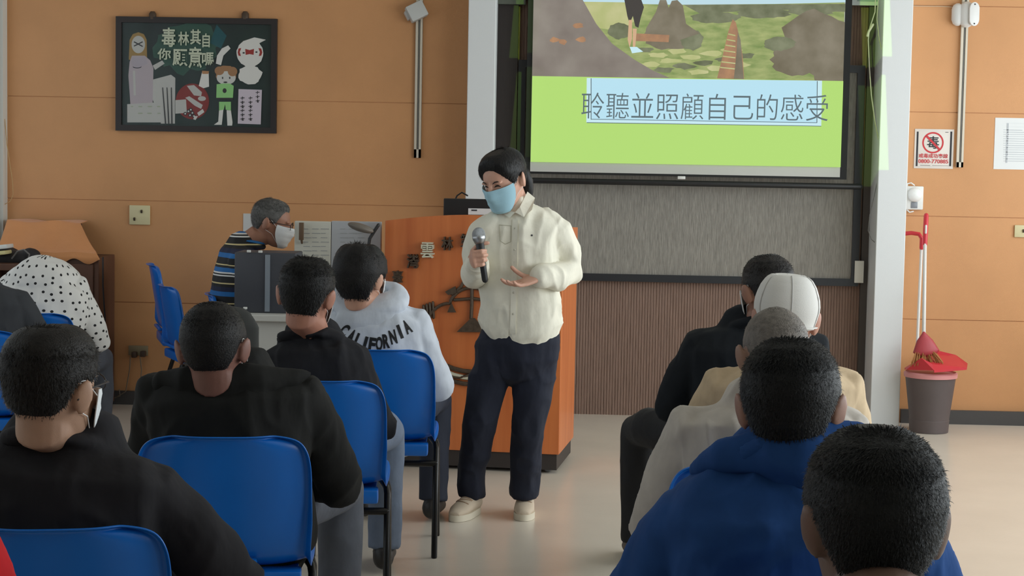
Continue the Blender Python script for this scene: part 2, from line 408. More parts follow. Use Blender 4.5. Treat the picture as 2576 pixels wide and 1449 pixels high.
for k, (cx, cy) in enumerate(((1395, 100), (1415, 105), (1455, 64), (1462, 100))): sp(blobpoly(cx, cy, 13, 7, 10, 70 + k, .3), BRK)
sp(blobpoly(1590, -118, 13, 17, 16, 90, .05), SKN); sp([(1572, -98), (1608, -98), (1616, -40), (1612, 4), (1574, 2), (1566, -40)], SHR)
sp([(1570, -4), (1612, -4), (1620, 18), (1612, 44), (1606, 70), (1598, 66), (1592, 40), (1584, 60), (1578, 40)], DRK)
sp([(1582, 50), (1590, 50), (1590, 96), (1584, 120), (1579, 100)], SKN); sp([(1592, 72), (1602, 72), (1598, 118), (1592, 122)], SKN)
sp([(1584, 118), (1602, 118), (1618, 130), (1590, 134)], PED)
sp([(1843, 48), (1851, 56), (1862, 100), (1868, 140), (1872, 199), (1804, 197), (1818, 140), (1832, 80)], BRK)
for k in range(7): sp([(1832 - k * 3.4, 84 + k * 14), (1850, 88 + k * 14), (1850, 91 + k * 14), (1832 - k * 3.4, 87 + k * 14)], PAL)
sp([(1856, 80), (1863, 100), (1871, 199), (1846, 198), (1852, 140)], SHR)
sp([(1330, 191), (2130, 204), (2130, 421), (1330, 407)], GRN)
sp([(1476, 196), (2068, 203), (2066, 317), (1475, 308)], PED); sp([(1488, 197), (2056, 203), (2056, 310), (1487, 301)], PAN)
for q in (((1486, 197), (1488, 197), (1488, 301), (1486, 301)), ((2055, 204), (2057, 204), (2056, 309), (2054, 309)), ((1488, 299), (2055, 308), (2055, 309.5), (1488, 300.5)), ((1476, 307.5), (2066, 316.5), (2066, 318), (1476, 309.3))): sp(q, INK)
lay[0] -= .0004; a = at(1462, 299, lay[0]); b = at(2082, 309, lay[0])
put_text(mb, '聆聽並照顧自己的感受', (a.x, lay[0], at(1462, 298, lay[0]).z), (b.x - a.x, 0, at(2082, 305, lay[0]).z - at(1462, 298, lay[0]).z), Z1, width=b.x - a.x, height=(303 - 238) / ppm(SY), depth=0, off=-.006, mi=INK)
mesh('projected_slide', mb, sl_m, scr, smooth=False)

# projector over the audience: its beam also falls on the right pillar and the alcove side
def projector(P):
    l = bpy.data.lights.new('projector_beam', 'SPOT'); l.energy = 230; l.spot_size = math.radians(50); l.spot_blend = 0; l.shadow_soft_size = .004
    o = bpy.data.objects.new('projector_beam', l); C.objects.link(o); o.location = P
    d = (V(.75, WY, 1.9) - P).normalized(); o.rotation_euler = d.to_track_quat('-Z', 'Y').to_euler(); R3 = d.to_track_quat('-Z', 'Y').to_matrix().inverted()
    def uv(px, py, Y): q = R3 @ (at(px, py, Y) - P); return q.x / -q.z, q.y / -q.z
    l.use_nodes = True; nt = l.node_tree; em = nt.nodes['Emission']; tc = nt.nodes.new('ShaderNodeTexCoord'); sx = nt.nodes.new('ShaderNodeSeparateXYZ'); nt.links.new(tc.outputs['Normal'], sx.inputs[0])
    def M(op, a, b=None):
        n = nt.nodes.new('ShaderNodeMath'); n.operation = op
        for i, q in enumerate((a, b)):
            if q is None: continue
            if isinstance(q, (int, float)): n.inputs[i].default_value = q
            else: nt.links.new(q, n.inputs[i])
        return n.outputs[0]
    az = M('ABSOLUTE', sx.outputs['Z']); u = M('DIVIDE', sx.outputs['X'], az); v = M('DIVIDE', sx.outputs['Y'], az)
    tot = None
    for (x0, y0, x1, y1, Y) in ((2150, -200, 2244, 142, PY), (2150, 187, 2236, 428, PY), (1296, -60, 1330, 150, AY), (1296, 186, 1330, 420, AY)):
        (ua, va), (ub_, vb) = uv(x0, y0, Y), uv(x1, y1, Y)
        k = M('MULTIPLY', M('MULTIPLY', M('GREATER_THAN', u, min(ua, ub_)), M('LESS_THAN', u, max(ua, ub_))), M('MULTIPLY', M('GREATER_THAN', v, min(va, vb)), M('LESS_THAN', v, max(va, vb))))
        tot = k if tot is None else M('MAXIMUM', tot, k)
    em.inputs['Color'].default_value = (.40, .80, .10, 1); nt.links.new(tot, em.inputs['Strength'])
projector(V(.75, 7.0, 2.75))

# cables hanging beside the board
M_cable = mat('pale_cable', (176, 172, 150), .5)
mb = MB(); mb.tube([at(x, y, PY + .04) for x, y in ((2204, -40), (2201, 30), (2188, 70), (2184, 100), (2187, 170), (2192, 240), (2200, 300), (2210, 352))], .003, 8)
mb.tube([at(x, y, PY + .035) for x, y in ((2212, -40), (2206, 50), (2212, 100), (2219, 130), (2216, 220), (2213, 340), (2212, 360))], .0025, 8)
mb.tube([at(x, y, PY + .038) for x, y in ((2196, 62), (2186, 78), (2182, 90))], .007, 8)
tag(mesh('hanging_cable', mb, M_cable), 'pale knotted cables hanging down inside the right pillar', 'cable')
mb = MB(); mb.tube([at(x, y, PY + .045) for x, y in ((2210, 440), (2200, 490), (2188, 540), (2184, 580), (2192, 602), (2203, 612))], .002, 8)
tag(mesh('thin_cable', mb, mat('grey_cable', (120, 120, 116), .5)), 'thin grey cable loop hanging beside the board above the label box', 'cable')

# conduits
M_cond = mat('ivory_conduit', (212, 203, 186), .5); M_gap = mat('grey_cable_gap', (112, 110, 104), .6)
def conduit(name, x0, x1, yt, yb, slots, label):
    Yf = WY - .022; t = thing(name, label, 'conduit', (at((x0 + x1) / 2, yb, Yf).x, WY - .011, at((x0 + x1) / 2, yb, Yf).z))
    a, b = at(x0, 200, Yf).x, at(x1, 200, Yf).x; zt, zb = at(x0, yt, Yf).z, at(x0, yb, Yf).z; w = (b - a)
    mb = MB(); mb.span((a, Yf + .01, zb), (b, WY, zt)); mb.span((a, Yf, zb), (a + w * .36, WY, zt)); mb.span((b - w * .32, Yf, zb), (b, WY, zt)); mb.span((a, Yf, zb), (b, WY, zb + slots)); mesh('channel', mb, M_cond, t, smooth=False)
    mb = MB(); mb.tube([(a + w * .52, Yf + .006, zb + slots * .6), (a + w * .5, Yf + .006, (zb + zt) / 2), (a + w * .52, Yf + .006, zt)], w * .12, 8); mesh('cable', mb, M_gap, t)
    return t
cd = conduit('cable_conduit', 1044, 1061, -40, 397, .05, 'ivory cable conduit on the orange wall left of the pale pillar')
mb = MB(); c = at(1048, 29, WY - .05); rt = Matrix.Rotation(math.radians(-28), 3, 'Y') @ Matrix.Rotation(math.radians(12), 3, 'Z')
mb.box(c, (.105, .07, .095), rt); mb.box(c + V(-.05, .012, -.022), (.03, .05, .055), rt); mesh('junction_box', mb, mat('box_grey', (196, 198, 196), .5), cd, bevel=.006)
cd = conduit('cable_conduit', 2414, 2431, -40, 421, .03, 'ivory cable conduit on the orange wall right of the red warning sign')
mb = MB(); c = at(2434, 36, WY - .06)
mb.tube([c + V(-.05, .03, -.03), c + V(-.05, .03, .03)], .035, 16); mb.tube([c + V(0, .02, -.03), c + V(0, .02, .03)], .045, 16)
mb.prism([(.04 * math.cos(t) * .8, .04 * math.sin(t) + (.028 if math.sin(t) > 0 else -.028)) for t in [2 * math.pi * i / 28 for i in range(28)]], c + V(.03, -.02, 0), V(.94, .34, 0), Z1, .012)
mesh('junction_box', mb, mat('box_white', (216, 216, 214), .45), cd, bevel=.002)
for dz in (-.055, .055):
    mb = MB(); mb.ell(c + V(.034, -.034, dz), (.004, .003, .004)); mesh('screw', mb, M_ink, cd)
mb = MB(); mb.tube([at(2296, 15, WY - .004), at(2370, 16, WY - .004), at(2412, 19, WY - .01)], .0022, 8)
tag(mesh('thin_wire', mb, mat('pale_wire', (214, 190, 160), .5)), 'thin pale wire running along the wall from the right pillar to the junction box', 'wire')

# warning sign
def plate(mb, x0, y0, x1, y1, Y=WY, t=.004, mi=None): rect(mb, x0, y0, x1, y1, Y - t, t, mi)
sg = thing('warning_sign', 'white anti-drug notice with a red prohibition circle and phone number', 'sign', tuple(at(2349, 425, WY)))
mb = MB(); plate(mb, 2302, 324, 2397, 425); mesh('plate', mb, mat('sign_white', (222, 214, 206), .5), sg, bevel=.001)
M_red = mat('sign_red', (196, 44, 52), .5); M_blk = mat('sign_black', (36, 36, 42), .6)
mb = MB(); Yp = WY - .0048; c = at(2347, 359, Yp); S = 1 / ppm(WY)
mb.mi = 1
for i in range(40):
    t0, t1 = 2 * math.pi * i / 40, 2 * math.pi * (i + 1) / 40
    mb.add([c + V(math.cos(t) * r, 0, math.sin(t) * r) for t, r in ((t0, 22.5 * S), (t1, 22.5 * S), (t1, 26.5 * S), (t0, 26.5 * S))], [(0, 3, 2, 1)])
put_text(mb, '毒', c + V(-14 * S, .0001, -15 * S), X1, Z1, 29 * S, 31 * S, off=.012, mi=0)
d = V(1, 0, -1).normalized(); n = V(1, 0, 1).normalized(); mb.add([c + d * q * 24 * S + n * w * 2.6 * S + V(0, -.0014, 0) for q, w in ((-1, -1), (1, -1), (1, 1), (-1, 1))], [(0, 1, 2, 3)], 1)
a = at(2311, 397, Yp); put_text(mb, '戒毒成功專線', a, X1, Z1, 72 * S, 11 * S, off=.01, mi=1)
a = at(2310, 410, Yp); put_text(mb, '0800-770885', a, X1, Z1, 74 * S, 9.5 * S, off=.012, mi=1)
for (x0, y0, x1, y1) in ((2308, 328.5, 2391, 330), (2308, 419, 2391, 420.5), (2306.5, 331, 2308, 418), (2391, 331, 2392.5, 418), (2345, 416, 2388, 417.4), (2315, 415.5, 2340, 416.8), (2378, 332, 2386, 333.4)):
    p, q = at(x0, y0, Yp), at(x1, y1, Yp); mb.span((p.x, Yp, q.z), (q.x, Yp + .0006, p.z), 0)
mesh('printing', mb, [M_blk, M_red], sg, smooth=False)
# paper notice at the right edge
nt_ = thing('paper_notice', 'white printed form taped to the orange wall at the right edge', 'paper', tuple(at(2545, 428, WY)))
mb = MB(); plate(mb, 2504, 296, 2640, 428, t=.002); mesh('sheet', mb, M_paper, nt_, smooth=False)
mb = MB()
for (x0, y0, x1, y1) in [(2530, 310, 2600, 311), (2530, 319, 2600, 320), (2533, 310, 2534, 410)] + [(2524, 326 + i * 5.6, 2531, 327.2 + i * 5.6) for i in range(15)] + [(2531 + (i * 7) % 5, 326 + i * 5.6, 2572 + (i * 13) % 40, 328.4 + i * 5.6) for i in range(15)]:
    p, q = at(x0, y0, WY - .003), at(x1, y1, WY - .003); mb.span((p.x, WY - .0027, q.z), (q.x, WY - .002, p.z))
mesh('printing', mb, mat('faint_print', (186, 190, 194), .8), nt_, smooth=False)
mb = MB(); plate(mb, 612, 537, 662, 610, t=.003); tag(mesh('paper_notice', mb, mat('paper_grey_white', (206, 206, 202), .8), smooth=False), 'blank white sheet on the wall behind the grey-haired man', 'paper')
# switch plates and socket
def switch(x0, y0, x1, y1, label, toggles, m=M_cream):
    t = thing('switch_plate', label, 'switch', tuple(at((x0 + x1) / 2, y1, WY)))
    mb = MB(); plate(mb, x0, y0, x1, y1, t=.012); mesh('plate', mb, m, t, bevel=.004)
    for (x, y) in toggles:
        mb = MB(); p = at(x, y, WY - .014); mb.box(p, (.011, .012, .018), Matrix.Rotation(.4, 3, 'X')); mesh('toggle', mb, mat('toggle_brown', (70, 58, 46), .5), t, bevel=.002)
    return t
switch(325, 516, 377, 566, 'square cream switch plate on the left wall below the framed picture', [(356, 532), (338, 551)])
switch(2553, 566, 2612, 598, 'cream switch plate on the wall at the right edge', [(2575, 581)])
t = thing('wall_socket', 'dim socket outlet low on the wall behind the blue chairs', 'socket', tuple(at(347, 895, WY)))
mb = MB(); plate(mb, 323, 869, 372, 895, t=.01); mesh('plate', mb, mat('aged_cream_plastic', (150, 136, 108), .6), t, bevel=.003)
for x, y in ((338, 892), (360, 890)):
    mb = MB(); p = at(x, y, WY - .03); mb.box(p, (.03, .035, .035)); mesh('plug', mb, mat('brown_plug', (74, 56, 46), .5), t, bevel=.005)
mb = MB()
for pts in (((328, 896), (326, 930), (316, 985), (290, 1001)), ((352, 896), (356, 930), (352, 975), (372, 998), (350, 1004)), ((300, 980), (302, 996), (280, 1003))): mb.tube([at(x, y, WY - .04) for x, y in pts], .003, 6)
tag(mesh('electric_wiring', mb, mat('dull_cord', (120, 108, 92), .6)), 'tangled dull power cords trailing from the wall socket to the floor', 'cord')
# motion sensor with a round dome
t = thing('wall_sensor', 'white wall lamp unit with a round dome beside the right pillar', 'sensor', tuple(at(2302, 531, WY)))
mb = MB(); plate(mb, 2281, 468, 2322, 528, t=.03); mesh('housing', mb, M_white, t, bevel=.006)
mb = MB(); p = at(2302, 490, WY - .04); mb.ell(p, (.042, .036, .042), nu=24, nv=16); mesh('dome', mb, mat('dome_white', (236, 238, 236), .35), t)
mb = MB(); rect(mb, 2292, 508, 2308, 524, WY - .034, .01); mesh('lens', mb, mat('lens_grey', (128, 132, 138), .3), t, bevel=.002)
for pts in (((2282, 470), (2283, 462), (2292, 460), (2300, 466)), ((2282, 528), (2288, 534), (2297, 532))):
    mb = MB(); mb.tube([at(x, y, WY - .02) for x, y in pts], .004, 8); mesh('lead', mb, M_white, t)
# curtain cord in the left corner
mb = MB(); mb.tube([at(x, y, WY - .05) for x, y in ((12, 300), (17, 360), (26, 420), (32, 460), (33, 490), (26, 506), (12, 514))], .0022, 8)
tag(mesh('curtain_cord', mb, mat('pale_cord', (196, 160, 110), .6)), 'thin looped curtain cord hanging in the left corner', 'cord')

# framed blackboard picture
pc = thing('framed_picture', 'black framed blackboard drawing with white lettering on the left wall', 'picture', tuple(at(492, 332, WY)))
PYF = WY - .03; p0, p1 = at(291, 60, PYF), at(697, 60, PYF); zt = at(492, 44, PYF).z; zb = at(492, 332, PYF).z
mb = MB(); w = .034
mb.span((p0.x, PYF, zt - w), (p1.x, WY, zt)); mb.span((p0.x, PYF, zb), (p1.x, WY, zb + w)); mb.span((p0.x, PYF, zb + w), (p0.x + w, WY, zt - w)); mb.span((p1.x - w, PYF, zb + w), (p1.x, WY, zt - w))
mesh('frame', mb, mat('black_brown_frame', (40, 32, 31), .4), pc, smooth=False)
for x in (384, 617):
    mb = MB(); p = at(x, 40, WY - .01); mb.lathe([(.0, -.02), (.022, -.02), (.022, .012), (.012, .026), (0, .026)], p, 14); mesh('hanger', mb, mat('hook_grey', (78, 62, 48), .5), pc)
PB = WY - .012
mb = MB(); mb.span((p0.x + w * .8, PB, zb + w * .8), (p1.x - w * .8, WY, zt - w * .8)); mesh('backing', mb, mat('chalk_green_black', (38, 58, 50), .25, rgb2=(26, 36, 36), vscale=3), pc, smooth=False)
A_ = [('white', (214, 212, 206)), ('pale_pink', (205, 190, 196)), ('gold', (176, 140, 78)), ('red', (150, 46, 40)), ('green', (140, 196, 122)), ('tan', (170, 124, 84)), ('ink', (48, 44, 46)), ('lilac', (198, 186, 196)), ('chalk', (188, 194, 170)), ('teal', (24, 92, 100)), ('dgreen', (52, 92, 76))]
am = [mat('picture_' + n, c, .3) for n, c in A_]; AI = {n: i for i, (n, c) in enumerate(A_)}
mb = MB(); lay = [PB]
def art(pts, col, rnd=False):
    lay[0] -= .00012; P = [at(x, y, lay[0]) for x, y in pts]
    ar = sum(P[i].x * P[(i + 1) % len(P)].z - P[(i + 1) % len(P)].x * P[i].z for i in range(len(P)))
    mb.add(P if ar > 0 else P[::-1], [tuple(range(len(P)))], AI[col])
def oval(cx, cy, rx, ry, col, n=24): art([(cx + rx * math.cos(2 * math.pi * i / n), cy + ry * math.sin(2 * math.pi * i / n)) for i in range(n)], col)
art(blobpoly(470, 120, 80, 62, 30, 3, .2), 'dgreen'); art([(545, 62), (570, 90), (556, 122), (528, 108)], 'teal')
# woman in a long pale dress
art([(324, 150), (326, 100), (334, 86), (348, 81), (362, 86), (369, 100), (370, 145), (360, 150), (332, 152)], 'gold')
oval(348, 112, 17, 22, 'white'); art([(332, 140), (364, 140), (378, 152), (386, 172), (384, 262), (328, 262), (323, 190), (326, 156)], 'pale_pink')
art([(334, 144), (366, 142), (372, 160), (340, 172), (330, 160)], 'lilac'); art([(384, 165), (408, 152), (414, 160), (390, 176)], 'white')
art([(385, 200), (430, 188), (441, 196), (440, 311), (405, 311), (384, 250)], 'white'); art([(334, 178), (340, 178), (342, 240), (336, 240)], 'white')
for q in (((336, 106), (338, 104), (360, 116), (358, 118)), ((358, 104), (360, 106), (338, 117), (336, 115))): art(q, 'ink')
oval(345, 168, 11, 4, 'ink'); oval(345, 166, 11, 4, 'lilac')
art([(320, 262), (404, 257), (407, 308), (320, 308)], 'white')
for k in range(14): oval(332 + (k * 23) % 70, 268 + (k * 17) % 34, 3.5 + k % 3, 1.6, 'chalk', 10)
for k in range(3): art([(408 + k * 11, 220), (410 + k * 11, 220), (418 + k * 8, 311), (415 + k * 8, 311)], 'ink')
# red disc with pale shapes
oval(484, 255, 42, 45, 'red', 32); art([(470, 216), (488, 214), (508, 232), (506, 242), (488, 240)], 'white'); art([(466, 246), (476, 242), (510, 264), (506, 274), (490, 266)], 'white')
oval(508, 248, 10, 6, 'white'); art([(441, 252), (468, 250), (470, 284), (441, 286)], 'white')
for x, y in ((466, 286), (474, 280), (478, 290), (484, 284), (480, 276), (488, 292)): oval(x, y, 4.6, 4.6, 'ink', 12); oval(x, y, 2.2, 2.2, 'white', 10)
art([(496, 284), (510, 274), (514, 282), (500, 292)], 'white'); art([(489, 292), (498, 292), (492, 302), (486, 300)], 'white')
# boy in green
art([(543, 195), (546, 172), (560, 165), (580, 166), (594, 178), (594, 196)], 'tan'); oval(569, 196, 24, 17, 'white'); oval(552, 178, 12, 11, 'tan'); oval(585, 180, 12, 12, 'tan')
art([(545, 212), (560, 210), (578, 210), (588, 216), (586, 246), (544, 246)], 'green'); oval(565, 228, 5, 6, 'ink'); art([(544, 246), (586, 247), (586, 251), (544, 250)], 'ink')
art([(551, 256), (581, 256), (581, 278), (568, 276), (566, 262), (563, 276), (551, 278)], 'green')
art([(551, 278), (562, 276), (558, 314), (538, 314), (549, 306)], 'white'); art([(570, 277), (581, 278), (585, 308), (584, 316), (572, 316)], 'white'); art([(543, 160), (546, 140), (558, 122), (574, 114), (580, 122), (562, 140), (556, 164)], 'white')
for x in (560, 578): oval(x, 196, 1.6, 3, 'ink', 10)
oval(567, 207, 5, 2, 'ink', 12)
art([(508, 182), (525, 182), (526, 218), (512, 222), (500, 216)], 'white'); art([(508, 178), (526, 179), (524, 186), (509, 186)], 'tan')
# plain round white figure
art(blobpoly(629, 134, 34, 34, 30, 8, .03), 'white'); art([(610, 104), (640, 94), (669, 100), (650, 110)], 'white'); art(blobpoly(629, 188, 30, 25, 22, 9, .12), 'white')
art([(598, 132), (600, 122), (607, 121), (603, 131), (606, 141), (600, 140)], 'red'); art([(617, 123), (628, 126), (639, 123), (638, 138), (628, 136), (618, 138)], 'red'); art([(660, 132), (657, 122), (650, 121), (654, 131), (651, 141), (657, 140)], 'red'); oval(613, 133, 3, 2, 'ink', 10); oval(645, 131, 3, 2, 'ink', 10)
# note with brush marks
art([(600, 224), (659, 226), (656, 313), (598, 311)], 'lilac')
for c_, (x, y0, n_) in enumerate(((648, 232, 3), (630, 246, 6), (610, 246, 6))):
    for k in range(n_): y = y0 + k * 10.5; art([(x - 5, y), (x + 5, y - 1), (x + 5, y + 1), (x - 5, y + 1.6)], 'ink'); art([(x - 1, y - 3), (x + 1, y - 3), (x + (k % 3) * 1.5, y + 5), (x - 1.5, y + 5)], 'ink')
# chalk lettering
L = lay[0] - .0004
for ch, x0, y0, x1, y1 in (('毒', 407, 70, 442, 118), ('林', 448, 80, 476, 114), ('其', 478, 74, 506, 112), ('自', 509, 84, 528, 119), ('你', 396, 122, 430, 150), ('願', 434, 124, 472, 166), ('意', 474, 118, 508, 172), ('嗎', 508, 132, 538, 166)):
    p, q = at(x0, y1, L), at(x1, y0, L); put_text(mb, ch, p, X1, Z1, q.x - p.x, q.z - p.z, off=.02, mi=AI['chalk'])
mesh('drawing', mb, am, pc, smooth=False)
mb = MB(); mb.span((p0.x + w * .9, WY - .0185, zb + w * .9), (p1.x - w * .9, WY - .0165, zt - w * .9))
gl = bpy.data.materials.new('picture_glass'); gl.use_nodes = True; n_ = gl.node_tree.nodes; pb = n_['Principled BSDF']; pb.inputs['Alpha'].default_value = .10; pb.inputs['Roughness'].default_value = .06; pb.inputs['Base Color'].default_value = (.05, .07, .07, 1)
mesh('glass', mb, gl, pc, smooth=False)

# ------------------------------------------------------------------ lectern, desk and the things around them
LY = 8.52
LX0, LX1 = at(962, 700, LY).x, at(1417, 700, LY).x; LXC = (LX0 + LX1) / 2
M_lec = mat('orange_wood', (212, 122, 66), .38, rgb2=(190, 100, 50), vscale=3.5, stretch=(5, 5, .35), coat=.15)
M_kick = mat('dark_kick_board', (52, 46, 44), .5)
lec = thing('lectern', 'large orange wooden lectern on castors with a dark metal emblem on its front', 'lectern', (LXC, LY, 0))
zt, zp, zb = at(962, 556, LY).z, at(1190, 541, LY).z, at(1417, 1140, LY).z
arch = [(LX0 + (LX1 - LX0) * i / 20, zt + (zp - zt) * math.sin(math.pi * i / 20)) for i in range(21)]
mb = MB(); mb.prism([(LX0, zb)] + [(LX1, zb)] + arch[::-1], (0, LY + .03, 0), X1, Z1, .03); mesh('front_panel', mb, M_lec, lec, smooth=False, bevel=.003)
LB = LY + .56
for nm, x in (('side_panel', LX0), ('side_panel', LX1 - .03)):
    mb = MB(); mb.prism([(0, zb), (-.53, zb), (-.53, zt - .03), (-.0, zt - .01)], (x, LY + .03, 0), V(0, -1, 0), Z1, -.03); mesh(nm, mb, M_lec, lec, smooth=False, bevel=.002)
mb = MB(); mb.span((LX0 + .03, LY + .05, zt - .10), (LX1 - .03, LB, zt - .07)); mb.span((LX0 + .03, LB - .03, zb), (LX1 - .03, LB - .01, zt - .07)); mesh('top_shelf', mb, M_lec, lec, smooth=False)
mb = MB(); mb.span((LX0 + .012, LY + .012, at(1417, 1180, LY).z), (LX1 - .012, LB - .01, zb)); mesh('kick_board', mb, M_kick, lec, smooth=False)
for x in (LX0 + .08, LX0 + .42, LX1 - .06):
    for y in (LY + .06, LB - .08):
        mb = MB(); R = Matrix.Rotation(math.radians(90), 3, 'Y'); mb.lathe([(0, -.012), (.027, -.012), (.03, -.006), (.03, .006), (.027, .012), (0, .012)], (x, y, .03), 18, rot=R)
        mb.box((x, y, .058), (.03, .045, .03)); mesh('castor', mb, mat('castor_grey', (120, 122, 126), .4), lec)
# emblem
M_bronze = mat('aged_bronze', (92, 78, 66), .45, .6, var=.25, vscale=60); M_polish = mat('polished_metal', (226, 222, 200), .3, .4)
YE = LY - .012
def ep(x, y, d=0): return at(x, y, YE - d)
em = thing  # (emblem pieces are fixed parts of the lectern)
for ch, x, y, sz, m in (('臺', 1000, 697, 30, M_bronze), ('灣', 1040, 658, 36, M_bronze), ('雲', 1078, 630, 40, M_polish), ('林', 1128, 613, 34, M_bronze), ('第', 1176, 605, 34, M_bronze), ('監', 1280, 624, 34, M_bronze), ('獄', 1326, 645, 34, M_bronze)):
    mb = MB(); w = sz / ppm(LY); p = ep(x, y); th = math.radians((x - 1188) / 133 * -34 * .9) * 0
    put_text(mb, ch, p - X1 * w / 2 - Z1 * w / 2, X1, Z1, w * .85, w, depth=.016, off=.012); mesh('letter', mb, m, lec, smooth=False)
cx, cy = 1188, 842
ring = []
for i in range(120):
    t = 2 * math.pi * i / 120; r = 104 + 22 * abs(math.cos(2.5 * (t - math.pi / 2))) ** .8 - 8
    ring.append(ep(cx + r * math.cos(t), cy - r * math.sin(t)))
mb = MB(); mb.tube(ring, (.008), 8, closed=True); mesh('emblem_ring', mb, M_bronze, lec)
mb = MB()
for pts, r in ((((1144, 755), (1190, 751), (1240, 757)), .008), (((1188, 712), (1188, 760), (1186, 800)), .009), (((1138, 740), (1160, 722), (1172, 700)), .008)): mb.tube([ep(*p) for p in pts], r, 8)
for poly in (((1150, 835), (1186, 800), (1196, 800), (1228, 835)), ((1126, 786), (1136, 762), (1148, 786)), ((1232, 786), (1242, 762), (1254, 786)), ((1120, 734), (1146, 720), (1150, 738), (1128, 742))):
    P = [ep(*p) for p in poly]; mb.prism([(p.x, p.z) for p in P], (0, YE, 0), X1, Z1, .012)
mesh('emblem_scales', mb, M_bronze, lec, smooth=False)
for sx_ in (-1, 1):
    mb = MB(); c0 = 1188 + sx_ * 112
    for k in range(4): mb.tube([ep(c0 + sx_ * (k * 8 - 12), 762 + k * 3), ep(c0 + sx_ * (k * 8 - 14), 800 - k * 2)], .007, 8)
    mesh('emblem_sheaf', mb, M_bronze, lec)
for k in range(3):
    mb = MB(); mb.tube([ep(1188 + x, 905 + k * 16 + 30 * (1 - (x / 95) ** 2)) for x in range(-92, 93, 23)], (.011, .007), 8, side=Z1); mesh('emblem_ribbon', mb, M_bronze if k != 1 else M_polish, lec)
lec.rotation_euler.z = math.radians(-7)
# monitor standing on the lectern
t = thing('monitor', 'black flat monitor standing on top of the lectern behind the woman', 'monitor', (at(1215, 545, LY + .3).x, LY + .3, zt - .07))
mb = MB(); rect(mb, 1116, 499, 1330, 580, LY + .28, .035); mesh('screen_case', mb, M_black, t, smooth=False, bevel=.004)
mb = MB(); rect(mb, 1178, 524, 1250, 541, LY + .276, .005); mesh('sticker', mb, M_paper, t, smooth=False)
mb = MB(); rect(mb, 1186, 527, 1200, 531, LY + .2745, .002); mesh('sticker_print', mb, M_ink, t, smooth=False)
c = at(1222, 570, LY + .3); mb = MB(); mb.span((c.x - .03, LY + .31, zt - .07), (c.x + .03, LY + .335, c.z)); mb.span((c.x - .11, LY + .24, zt - .07), (c.x + .11, LY + .42, zt - .055)); mesh('stand', mb, M_black, t, bevel=.003)
mb = MB(); mb.tube([at(x, y, LY + .36) for x, y in ((1140, 512), (1150, 492), (1162, 484), (1176, 492))], .004, 8); tag(mesh('monitor_cable', mb, M_black), 'short black cable arching behind the monitor on the lectern', 'cable')

# white desk with the operator's equipment
M_desk = mat('white_desk', (206, 205, 200), .5)
DY = 8.15; dz = at(690, 793, DY).z
dk = thing('desk', 'white desk in front of the grey-haired man in the striped shirt', 'desk', (at(760, 800, DY).x, DY + .3, 0))
da, db = at(560, 800, DY).x, LX0 - .06
mb = MB(); mb.span((da, DY, dz - .03), (db, DY + .62, dz)); mesh('desk_top', mb, M_desk, dk, smooth=False, bevel=.004)
mb = MB(); mb.span((da + .05, DY + .04, .1), (db - .05, DY + .06, dz - .03)); mesh('front_panel', mb, M_desk, dk, smooth=False)
for x in (da + .04, db - .06):
    for y in (DY + .04, DY + .55):
        mb = MB(); mb.span((x, y, 0), (x + .04, y + .04, dz - .03)); mesh('leg', mb, M_desk, dk, smooth=False)
t = thing('computer_case', 'dark grey case with a silver strip standing on the white desk', 'computer', tuple(at(655, 790, DY + .1)))
mb = MB(); a = at(590, 634, DY + .1); b = at(742, 790, DY + .1); mb.span((a.x, DY + .1, dz), (b.x, DY + .32, a.z)); mesh('case', mb, mat('case_dark_grey', (66, 68, 76), .45), t, bevel=.006)
mb = MB(); rect(mb, 667, 641, 678, 784, DY + .094, .008); mesh('strip', mb, mat('strip_silver', (150, 160, 172), .35, .4), t, smooth=False)
for x, y in ((626, 632), (655, 633), (617, 775)):
    mb = MB(); mb.box(at(x, y, DY + .095), (.018, .012, .011)); mesh('tab', mb, M_white, t, bevel=.002)
# white printed boards at the back of the desk
t = thing('document_stand', 'white two-panel board of printed sheets standing behind the desk', 'board', (at(850, 660, DY + .55).x, DY + .55, dz))
for x0, x1, col in ((741, 831, (206, 204, 192)), (834, 957, (176, 178, 182))):
    mb = MB(); a = at(x0, 556, DY + .54); b = at(x1, 700, DY + .54); mb.span((a.x, DY + .54, dz), (b.x, DY + .58, a.z)); mesh('panel', mb, mat('panel_%d' % x0, col, .6), t, smooth=False, bevel=.003)
    mb = MB()
    for k in range(9):
        for q in range(3): a = at(x0 + 22 + q * 22, 575 + k * 11, DY + .538); mb.span((a.x, DY + .5385, a.z - .003), (a.x + .024 + .008 * ((k + q) % 3), DY + .5402, a.z))
    mesh('printing', mb, mat('pale_print', (158, 160, 160), .8), t, smooth=False)
mb = MB(); a = at(752, 560, DY + .50); mb.span((a.x, DY + .50, a.z - .085), (a.x + .022, DY + .52, a.z)); mb.tube([(a.x + .011, DY + .512, a.z - .08), (a.x + .011, DY + .53, a.z - .1)], .006, 8); tag(mesh('marker_holder', mb, mat('dull_brown', (104, 82, 62), .5), bevel=.003), 'small brown holder clipped at the top of the white printed board', 'holder')
t = thing('desk_lamp', 'desk lamp with an oval grey head tilted above the boy in the grey hoodie', 'lamp', tuple(at(918, 700, DY + .3)))
mb = MB(); c = at(908, 573, DY + .3); mb.ell(c, (.066, .045, .02), Matrix.Rotation(math.radians(16), 3, 'Y'), 20, 10); mesh('lamp_head', mb, mat('lamp_grey', (112, 104, 96), .4), t)
mb = MB(); mb.tube([at(x, y, DY + .3) for x, y in ((952, 566), (944, 578), (930, 600), (924, 640), (926, 700))] + [V(at(926, 780, DY + .3).x, DY + .3, dz + .028)], .008, 8); mesh('lamp_arm', mb, M_black, t)
